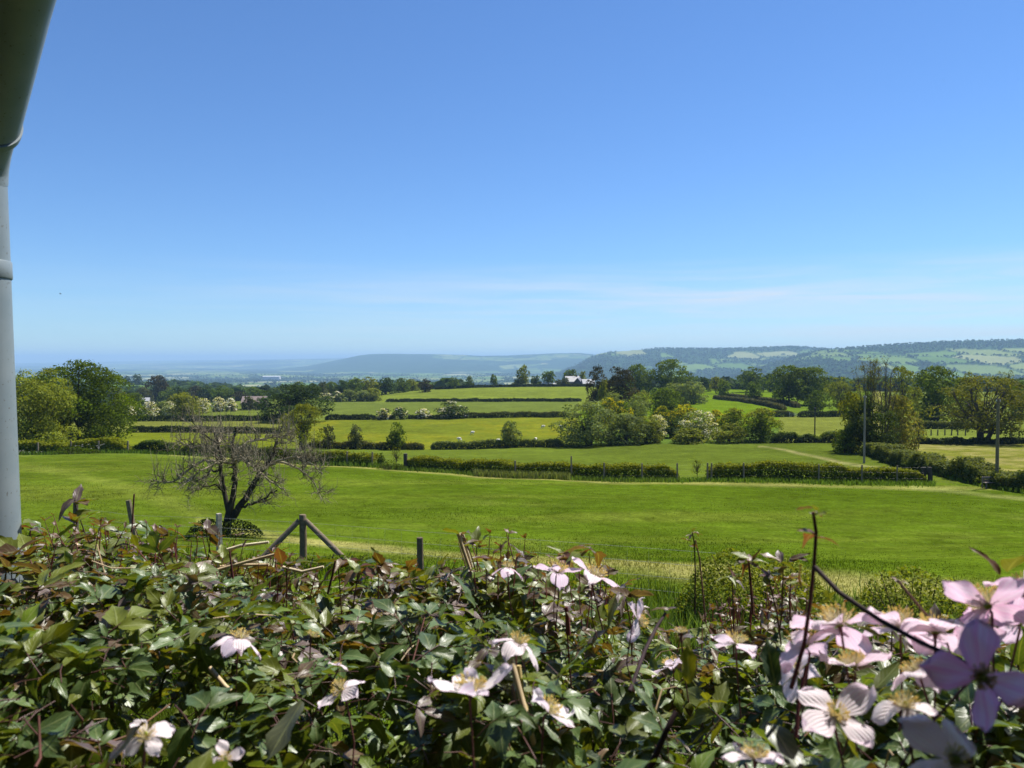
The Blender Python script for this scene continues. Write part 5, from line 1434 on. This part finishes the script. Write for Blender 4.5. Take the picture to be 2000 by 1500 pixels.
def clematis():
    rng = np.random.default_rng(2024)
    c0 = Vector((0, 1.1, Hs(0, 1.1)))
    root = empty('clematis', c0, 'clematis hedge with bronze-green leaves and pale pink flowers filling the front', 'climbing plant')
    off = np.array(c0)
    fol = MB()
    n = 10200
    Y = 0.45 + (1.84 - 0.45) * rng.random(n) ** 0.9; x = rng.uniform(-0.82, 0.82, n) * (Y + 0.15)
    hole = fbm(x * 7.5 + 3, Y * 7.5, 55, 3); depth = rng.exponential(0.035, n) + np.clip(hole - 0.52, 0, 1) * 0.9; deep = (rng.random(n) < 0.22) & (Y > 0.95); depth = np.where(deep, rng.uniform(0.10, 0.5, n), depth)
    z = zt(x, Y) - depth - 0.012
    u = CU + FPX * x / Y
    thin = (u > 1270) & (u < 1420) & (Y > 1.25) & (rng.random(n) < 0.55)
    gap = (hole > 0.545) & (Y < 1.05) & (rng.random(n) < 0.9)
    keep = ~thin & ~gap
    hole = None
    x, Y, z, depth, u = x[keep], Y[keep], z[keep], depth[keep], u[keep]; n = len(x)
    yaw = rng.uniform(0, 6.283, n); pitch = rng.normal(-0.20, 0.50, n); roll = rng.normal(0, 0.5, n)
    sc = (0.026 + 0.031 * rng.random(n) ** 1.4) * np.where(Y > 1.2, 0.92, 1.0)
    back = np.clip((Y - 0.85) / 0.8, 0, 1)
    green = np.array((0.072, 0.116, 0.032)); olive = np.array((0.110, 0.132, 0.016)); bronze = np.array((0.095, 0.056, 0.026)); purple = np.array((0.115, 0.080, 0.078)); fresh = np.array((0.110, 0.165, 0.014))
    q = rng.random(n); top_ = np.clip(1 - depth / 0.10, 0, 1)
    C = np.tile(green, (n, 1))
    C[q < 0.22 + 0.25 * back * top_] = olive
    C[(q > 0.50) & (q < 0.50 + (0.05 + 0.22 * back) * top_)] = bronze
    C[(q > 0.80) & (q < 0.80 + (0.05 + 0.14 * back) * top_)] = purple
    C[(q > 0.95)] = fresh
    C = C * rng.uniform(0.75, 1.3, (n, 1))
    pos = np.stack([x, Y, z], 1) - off
    pick = rng.integers(0, len(TRI), n)
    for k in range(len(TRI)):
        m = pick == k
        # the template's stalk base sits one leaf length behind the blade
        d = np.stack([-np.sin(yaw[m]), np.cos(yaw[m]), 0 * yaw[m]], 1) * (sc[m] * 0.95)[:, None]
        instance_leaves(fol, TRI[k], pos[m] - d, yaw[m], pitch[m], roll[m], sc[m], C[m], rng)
    # small single leaves filling the inside, coloured darker to paint in shaded gaps
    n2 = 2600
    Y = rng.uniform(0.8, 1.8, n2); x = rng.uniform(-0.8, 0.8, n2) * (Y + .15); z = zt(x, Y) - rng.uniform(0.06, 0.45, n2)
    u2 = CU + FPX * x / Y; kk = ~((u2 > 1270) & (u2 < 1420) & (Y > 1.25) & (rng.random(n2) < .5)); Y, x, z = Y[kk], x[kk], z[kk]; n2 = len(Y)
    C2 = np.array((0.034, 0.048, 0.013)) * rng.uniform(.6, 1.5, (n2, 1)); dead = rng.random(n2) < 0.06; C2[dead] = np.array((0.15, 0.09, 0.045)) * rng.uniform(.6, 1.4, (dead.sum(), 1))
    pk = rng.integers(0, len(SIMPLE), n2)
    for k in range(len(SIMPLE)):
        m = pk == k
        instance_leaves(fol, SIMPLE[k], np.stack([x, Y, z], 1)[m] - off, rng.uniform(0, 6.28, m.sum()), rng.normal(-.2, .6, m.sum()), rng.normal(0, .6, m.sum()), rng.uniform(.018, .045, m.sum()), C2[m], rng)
    fol.build('foliage', M_LEAF, root)
    # tangle of old stems
    st = MB()
    for k in range(520):
        Yk = rng.uniform(0.42, 1.82); xk = rng.uniform(-0.8, 0.8) * (Yk + .1); zk = float(zt(np.array([xk]), np.array([Yk]))[0]) - rng.uniform(0.005, 0.40)
        d = norm(rng.normal(0, 1, 3) * np.array([1, 1, .9])); ln = rng.uniform(.03, .13)
        p = np.array([xk, Yk, zk]) - off; mid = p + d * ln * .5 + rng.normal(0, .005, 3); e_ = p + d * ln
        e_[2] = min(e_[2], float(zt(np.array([e_[0] + off[0]]), np.array([max(e_[1] + off[1], .4)]))[0]) - off[2] + 0.01)
        col = [(0.28, 0.20, 0.11), (0.18, 0.10, 0.06), (0.11, 0.045, 0.035), (0.40, 0.31, 0.19)][int(rng.choice(4, p=[.34, .26, .25, .15]))]
        r_ = rng.uniform(.0006, .0014)
        tube(st, [p, mid, e_], [r_, r_, r_ * .7], 5, col, False)
    for k in range(26):
        xk = rng.uniform(-1.1, 1.1); Yk = rng.uniform(0.6, 1.6); zk = float(zt(np.array([xk]), np.array([Yk]))[0]) - .12
        p = np.array([xk, Yk, zk]) - off; b = p + np.array([rng.normal(0, .12), rng.normal(0, .1), 0]); b[2] = Hs(b[0] + off[0], b[1] + off[1]) - off[2] - .02
        tube(st, [b, (b + p) / 2 + rng.normal(0, .03, 3), p], [.008, .006, .003], 6, (0.16, 0.11, 0.08))
    st.build('old_stem_tangle', M_TWIG, root)['kind'] = 'stuff'
    # conspicuous dry stalks: (points in the picture plane and distance)
    def stalk(name, pts, r, col, lab=None, tip=True):
        mb = MB(); P = [np.array(at(*q)) - off for q in pts]
        tube(mb, P, np.linspace(r, r * .75, len(P)), 7, col)
        o = mb.build(name, M_TWIG, root)
        if lab: o['label'] = lab
    STRAW = (0.52, 0.40, 0.24); RED = (0.10, 0.032, 0.032); PURP = (0.035, 0.018, 0.022)
    stalk('dry_stalk', [(432, 1078, 1.55), (470, 1066, 1.55), (525, 1059, 1.55)], .0038, (.62, .55, .36))
    stalk('dry_stalk', [(420, 1115, 1.45), (480, 1098, 1.45), (540, 1082, 1.45)], .0035, STRAW)
    stalk('dry_stalk', [(425, 1108, 1.47), (470, 1104, 1.47), (525, 1103, 1.47)], .0035, STRAW)
    stalk('dry_stalk', [(552, 1108, 1.45), (590, 1117, 1.45), (632, 1107, 1.45)], .0033, (.55, .46, .30))
    stalk('dry_stalk', [(895, 1042, 1.5), (905, 1075, 1.5), (918, 1112, 1.5)], .004, STRAW)
    stalk('dry_stalk', [(902, 1040, 1.51), (911, 1072, 1.51), (922, 1108, 1.51)], .0035, (.45, .36, .24))
    stalk('dry_stalk', [(998, 1290, .78), (1020, 1370, .76), (1042, 1450, .74), (1052, 1500, .73)], .0034, STRAW)
    stalk('dry_stalk', [(1012, 1300, .785), (1018, 1345, .78), (1030, 1395, .77)], .0030, (.62, .48, .20))
    stalk('dry_stalk', [(1000, 1340, .79), (1012, 1400, .77), (1038, 1440, .75)], .0022, (.20, .14, .12))
    stalk('dry_stalk', [(410, 1305, .95), (440, 1340, .93), (495, 1385, .9)], .003, STRAW)
    stalk('dry_stalk', [(95, 1275, .9), (120, 1300, .9)], .003, STRAW)
    stalk('dry_stalk', [(120, 1090, 1.5), (150, 1062, 1.5)], .0045, STRAW)
    stalk('dry_stalk', [(262, 965, 1.62), (256, 1060, 1.62)], .0018, RED)
    # dark live shoots
    shoots = [([(1545, 1345, .60), (1570, 1260, .60), (1582, 1180, .60), (1590, 1100, .60), (1594, 1040, .60), (1588, 1000, .60)], .0017, RED),
              ([(1592, 1108, .56), (1640, 1158, .53), (1720, 1212, .50), (1800, 1256, .47), (1860, 1282, .45), (1990, 1350, .43)], .0018, PURP),
              ([(1755, 1135, .62), (1800, 1190, .60), (1845, 1240, .59), (1860, 1290, .58)], .0011, (.12, .06, .05)),
              ([(1357, 1200, 1.2), (1358, 1120, 1.2), (1356, 1060, 1.2), (1352, 1040, 1.2)], .0013, PURP),
              ([(1378, 1215, 1.22), (1372, 1150, 1.22), (1366, 1090, 1.22), (1358, 1055, 1.22)], .0015, (.20, .10, .075)),
              ([(1230, 1350, .75), (1260, 1270, .80), (1285, 1220, .84), (1300, 1198, .86)], .0022, PURP),
              ([(1470, 1200, 1.1), (1466, 1140, 1.1), (1462, 1095, 1.1)], .0022, (.16, .06, .05)),
              ([(1270, 1500, .62), (1300, 1430, .62), (1320, 1390, .63)], .0028, PURP),
              ([(1555, 1440, .55), (1560, 1370, .56), (1575, 1300, .57)], .0016, RED),
              ([(455, 1130, 1.25), (450, 1090, 1.25), (448, 1075, 1.25)], .0018, RED),
              ([(1110, 1240, 1.0), (1108, 1200, 1.0), (1105, 1185, 1.0)], .0035, (.17, .05, .05)),
              ([(640, 1160, 1.2), (650, 1120, 1.2), (655, 1095, 1.2)], .002, RED)]
    for pts, r_, col in shoots: stalk('shoot', pts, r_, col)
    # sprays of small bronze leaves at the shoot tips and along the back edge
    sp = MB(); sh = MB()
    tips = [(1590, 1002, .60, 5, .010), (1592, 1055, .60, 3, .020), (1500, 1125, 1.1, 6, .02), (1353, 1042, 1.2, 6, .014), (1350, 1062, 1.2, 3, .016), (1462, 1098, 1.1, 8, .022), (1530, 1100, 1.1, 7, .026), (1545, 1130, 1.15, 6, .024),
            (1430, 1130, 1.2, 6, .022), (146, 985, 1.62, 4, .05), (150, 1020, 1.6, 7, .042), (170, 1050, 1.55, 6, .045), (235, 1045, 1.6, 6, .042), (320, 1045, 1.6, 6, .038), (400, 1030, 1.6, 6, .045), (60, 1030, 1.55, 6, .04),
            (930, 1065, 1.45, 6, .034), (950, 1090, 1.4, 6, .036), (905, 1045, 1.5, 3, .03), (1100, 1085, 1.3, 5, .04), (1150, 1080, 1.25, 4, .05), (660, 1100, 1.3, 7, .036), (740, 1105, 1.3, 7, .034), (700, 1115, 1.25, 6, .034), (560, 1110, 1.3, 6, .036),
            (1755, 1135, .62, 4, .008), (1565, 1150, .62, 2, .018), (1300, 1196, .86, 3, .016), (12, 1098, 1.38, 7, .055), (34, 1090, 1.40, 7, .05), (22, 1118, 1.34, 7, .055), (48, 1078, 1.42, 6, .045), (2, 1130, 1.3, 6, .055), (1220, 1160, 1.1, 5, .04), (1105, 1188, 1.0, 6, .016), (1950, 1130, .62, 3, .03)]
    for (u, v, Yk, m, s) in tips:
        p = np.array(at(u, v, Yk)) - off
        yaw = rng.uniform(0, 6.28) + np.arange(m) * 2.4; pt_ = rng.normal(0.15, .45, m); cl = [bronze, purple, olive, np.array((.11, .045, .032))]
        C = np.array([cl[int(i)] for i in rng.choice(4, m, p=[.27, .18, .45, .10])]) * rng.uniform(.8, 1.4, (m, 1))
        for k in range(m):
            t = SIMPLE[int(rng.integers(0, 6))]
            instance_leaves(sp, t, p[None] + rng.normal(0, s * .15, (1, 3)), yaw[k:k + 1], pt_[k:k + 1], rng.normal(0, .3, 1), np.array([s * rng.uniform(.8, 1.3)]), C[k:k + 1], rng)
        if Yk > 0.9 and not (1340 < u < 1365):
            b = p + np.array([rng.normal(0, .015), rng.normal(0, .02), -rng.uniform(.08, .16)])
            tube(sh, [b, (b + p) / 2 + rng.normal(0, .004, 3), p], [.0013, .0012, .0009], 5, RED, False)
    # bristle of red young shoots along the back edge
    for k in range(240):
        Yk = rng.uniform(1.35, 1.82); uu = rng.choice([rng.uniform(40, 560), rng.uniform(900, 1200), rng.uniform(1390, 1580), rng.uniform(0, 2000)], p=[.45, .12, .28, .15])
        xk = (uu - CU) / FPX * Yk; zk = float(zt(np.array([xk]), np.array([Yk]))[0]) - .03
        p = np.array([xk, Yk, zk]) - off; e_ = p + np.array([rng.normal(0, .012), rng.normal(0, .012), rng.uniform(.02, .075)])
        tube(sh, [p, (p + e_) / 2, e_], [.0013, .0011, .0006], 4, np.array((.17, .05, .055)) * rng.uniform(.6, 1.5), False)
        m = 2
        instance_leaves(sp, SIMPLE[int(rng.integers(0, 6))], np.tile(e_, (m, 1)), rng.uniform(0, 6.28, m), rng.uniform(.3, 1.2, m), rng.normal(0, .3, m), rng.uniform(.008, .022, m), np.array([bronze * 1.1, (.12, .05, .04)]), rng)
    sp.v += sh.v; sp.c += sh.c; sp.l += sh.l; sp.f += [f + sp.n for f in sh.f]; sp.build('young_growth', M_LEAF, root)
    # single conspicuous leaves
    for (u, v, Yk, s, yaw, pt_, rl, col, nm) in [(1345, 1335, .66, .034, 0.0, 1.35, 0.1, (0.16, 0.17, 0.018), 'backlit yellow-green leaf standing upright'),
            (590, 1370, .72, .062, 2.75, -0.55, .2, (.085, .095, .055), 'large drooping grey-green leaf'), (1500, 1410, .58, .05, 3.4, -.3, .1, (.09, .11, .06), 'large rounded grey leaf'),
            (1515, 1340, .58, .036, .2, 1.1, -.3, (.03, .06, .035), 'dark upright leaf below the pink flowers'), (1725, 1245, .58, .028, 1.0, .3, .6, (.05, .06, .02), None)]:
        m = MB(); instance_leaves(m, SIMPLE[2], (np.array(at(u, v, Yk)) - off)[None], np.array([yaw]), np.array([pt_]), np.array([rl]), np.array([s]), np.array([col]), rng)
        o = m.build('leaf', M_LEAF, root)
        if nm: o['label'] = nm

    # flowers
    def petal_mesh(R_, pink, seed, cup, reflex):
        r = np.random.default_rng(seed); nu, nv = 13, 9
        V, C, F, LL = [], [], [], []
        wmax = R_ * r.uniform(.29, .38); tw = r.uniform(-.5, .5); wav = r.uniform(0, 6)
        base_c = np.array((0.92, 0.88, 0.885)); pk = np.array((0.84, 0.40, 0.63))
        for i in range(nu):
            t = i / (nu - 1)
            w = wmax * max((0.16 + 0.84 * min(t / .5, 1) ** .8) * max(1 - t ** 8, 0) ** .5, 0.16)
            y = R_ * (0.06 + .94 * t); zc = R_ * (cup * t - reflex * t * t)
            for j in range(nv):
                s = j / (nv - 1) * 2 - 1
                yy = y - (abs(s) ** 2.2) * R_ * .10 * (t > .5) * t
                z = zc + R_ * (.07 * s * s * t + .075 * math.sin(6 * t + 3 * s + wav) * t + .022 * math.sin(13 * t + 5 * s + 2 * wav) * t + .012 * math.cos(s * 14) * t + .20 * tw * s * t)
                V.append((s * w, yy, z))
                k = np.clip(.62 * pink * (0.45 + .5 * (abs(s) < .25) + .55 * abs(s) ** 2 + .25 * (1 - t)) + .04 * math.sin(s * 16), 0, 1)
                C.append(base_c * (1 - k) + pk * k); LL.append((s, t, 0))
        for i in range(nu - 1):
            for j in range(nv - 1):
                a = i * nv + j; F.append((a, a + 1, a + nv + 1, a + nv))
        mb = MB(); mb.add(np.array(V), np.array(F), np.array(C), np.array(LL)); return mb
    def flower(u, v, size, nrm, pink, spin=0.3, Yk=None, cup=0.18, reflex=0.25, petals=4, lab=None, faded=False, drop=0.08, st=1.0):
        seed = int(u * 3 + v)
        r = np.random.default_rng(seed)
        p = at(u, v, Yk) if Yk else surf_pt(u, v, 0.02)
        R_ = size / 2 / FPX * p.y * 1.06
        f = MB()
        zax = Vector(nrm).normalized(); q = zax.to_track_quat('Z', 'Y') @ Quaternion((0, 0, 1), spin)
        qi = q.inverted()
        dn = np.array(qi @ Vector((r.normal(0, .02), r.normal(0, .02), -drop)))
        tube(f, [dn, dn * .55 - np.array([0, 0, .012]), np.array([0, 0, -.006]), np.array([0, 0, 0.0])], [.0008, .0008, .0010, .0022], 6, (0.13, .05, .05))
        tube(f, [(0, 0, -.001), (0, 0, R_ * .12), (0, 0, R_ * .2)], [R_ * .075, R_ * .07, R_ * .02], 8, (0.30, .34, .06))
        fo = f.build('flower', M_TWIG, root); fo.location = p - c0; fo.rotation_mode = 'QUATERNION'; fo.rotation_quaternion = q
        if lab: fo['label'] = lab
        for k in range(petals):
            a = k * math.pi / 2 + r.normal(0, .13)
            po = petal_mesh(R_ * r.uniform(.9, 1.06), pink * r.uniform(.7, 1.2), seed + k, cup + r.normal(0, .16), reflex + r.normal(0, .16)).build('petal', M_BLOOM, fo)
            po.rotation_euler = (0, 0, a)
        sm = MB()
        ns = 80
        for k in range(ns):
            a = r.uniform(0, 6.28); el = r.uniform(.25, 1.0) * (1.25 if not faded else 1.4); ln = R_ * st * r.uniform(.22, .38)
            d = np.array([math.cos(a) * math.sin(el), math.sin(a) * math.sin(el), math.cos(el)]); b = np.array([math.cos(a), math.sin(a), 0]) * R_ * .07
            bendv = np.array([0, 0, ln * .15])
            cfil = np.array((.84, .80, .56)) * r.uniform(.85, 1.1)
            tube(sm, [b, b + d * ln * .55 + bendv * .4, b + d * ln * .9 + bendv], [R_ * .010, R_ * .008, R_ * .008], 4, cfil, False)
            tube(sm, [b + d * ln * .88 + bendv, b + d * ln + bendv * 1.05, b + d * ln * 1.12 + bendv * 1.1], [R_ * .009, R_ * .017, R_ * .006], 5, np.array((.82, .70, .27)) * r.uniform(.85, 1.15), False)
        sm.build('stamens', M_PETAL, fo)
    UP = (0.1, -0.15, 1)
    flower(285, 1436, 100, (.15, -.45, .85), .12, .5, lab='lone white flower at the lower left', cup=.05, reflex=.3)
    flower(440, 1482, 70, (.2, -.5, .6), .25, .2, cup=.3)
    flower(468, 1248, 100, (.1, .35, .9), .2, .8, cup=.0, reflex=.5)
    flower(667, 1348, 95, (-.4, -.3, .7), .18, .2, cup=.05, reflex=.3)
    flower(610, 1243, 60, (.3, .3, .8), .0, .3, petals=0, faded=True)
    flower(1012, 1256, 105, (.35, .1, .9), .14, 1.1, cup=.1, reflex=.4)
    flower(918, 1352, 158, (.0, .12, 1.0), .12, .15, Yk=.60, cup=.18, reflex=.05, lab='wide white flower seen edge-on with stamens standing up')
    flower(1070, 1390, 130, (.55, .1, .7), .04, .5, Yk=.68, cup=.25, reflex=.1)
    flower(1088, 1118, 100, (.25, .35, .85), .42, .3, Yk=1.1, cup=.2)
    flower(1160, 1125, 110, (.45, .2, .8), .40, .9, Yk=1.08, cup=.2)
    flower(992, 1108, 62, (.1, .3, .9), .5, .4, Yk=1.25, faded=True, cup=-.2)
    flower(1245, 1212, 92, (.85, .1, .25), .22, .3, Yk=.95, cup=.1)
    flower(1437, 1258, 112, (.1, .45, .9), .28, .75, Yk=.80, cup=.10, reflex=.15)
    flower(1330, 1236, 60, (.0, .2, 1), .0, .2, petals=0, faded=True, Yk=.85)
    flower(1312, 1300, 84, (-.3, .35, .8), .2, .9, cup=.2)
    flower(1556, 1316, 120, (-.4, .75, .25), .05, .4, Yk=.64, cup=.1, lab='white petals seen from beneath below the pink cluster')
    flower(1574, 1262, 150, (-.25, .72, .60), .62, .75, Yk=.62, cup=.10, reflex=.25)
    flower(1640, 1222, 182, (.0, .60, .80), .50, .80, Yk=.61, cup=.08, reflex=.30)
    flower(1668, 1302, 142, (.05, .50, .86), .35, .70, Yk=.57, cup=.20, reflex=.10)
    flower(1756, 1226, 176, (.1, .60, .80), .48, .75, Yk=.60, cup=.10, reflex=.25)
    flower(1826, 1236, 165, (.25, .55, .8), .42, .6, Yk=.58, cup=.12, reflex=.25)
    flower(1930, 1184, 180, (.05, .78, .5), .95, .45, Yk=.56, cup=.12, reflex=.1, lab='deepest pink flower seen from behind at the right edge')
    flower(1930, 1222, 140, (.1, .7, .5), .85, .9, Yk=.60, cup=.12, reflex=.1)
    flower(2004, 1152, 140, (.5, .6, .6), .8, .3, Yk=.58, cup=.15)
    flower(1990, 1218, 130, (.3, .6, .6), .6, .2, Yk=.62)
    flower(1632, 1396, 165, (.10, -.45, .85), .26, .35, Yk=.53, cup=.02, reflex=.12, st=.62, lab='open four-petalled pink flower facing the viewer')
    flower(1768, 1380, 130, (-.1, -.15, .95), .06, .5, Yk=.51, cup=.0, reflex=.35)
    flower(1914, 1322, 208, (-.05, -.93, .30), 1.5, .03, Yk=.40, cup=.02, reflex=.05, st=.55, lab='largest mauve flower facing the viewer in shade')
    flower(1475, 1482, 130, (.1, .2, .9), .3, .6, Yk=.52, cup=.1)
    flower(1862, 1486, 215, (.1, -.6, .5), .15, .5, Yk=.385, cup=.05, st=.6)
    flower(1790, 1312, 120, (-.2, .6, .7), .35, .7, Yk=.55, cup=.0, reflex=.4)
    flower(660, 1300, 40, (.0, .2, 1), .3, .1, cup=.3)
clematis()

# ------------------------------------------------------------------ haze
def haze():
    mb = MB(); x0, x1, y0, y1, z0, z1 = -30000, 30000, -300, 26000, -260, 168
    V = [(x, y, z) for z in (z0, z1) for y in (y0, y1) for x in (x0, x1)]
    F = [(0, 2, 3, 1), (4, 5, 7, 6), (0, 1, 5, 4), (2, 6, 7, 3), (0, 4, 6, 2), (1, 3, 7, 5)]
    m, t, N, L = new_mat('valley_air')
    out = N.new('ShaderNodeOutputMaterial'); pv = N.new('ShaderNodeVolumePrincipled')
    pv.inputs['Color'].default_value = (0.43, 0.68, 0.96, 1)
    pv.inputs['Density'].default_value = 0.000100
    pv.inputs['Anisotropy'].default_value = 0.0
    L(pv.outputs[0], out.inputs['Volume'])
    mb.add(V, F)
    tag(mb.build('haze', m, None, False), 'thin blue summer haze filling the valley air', 'haze', kind='stuff')
haze()
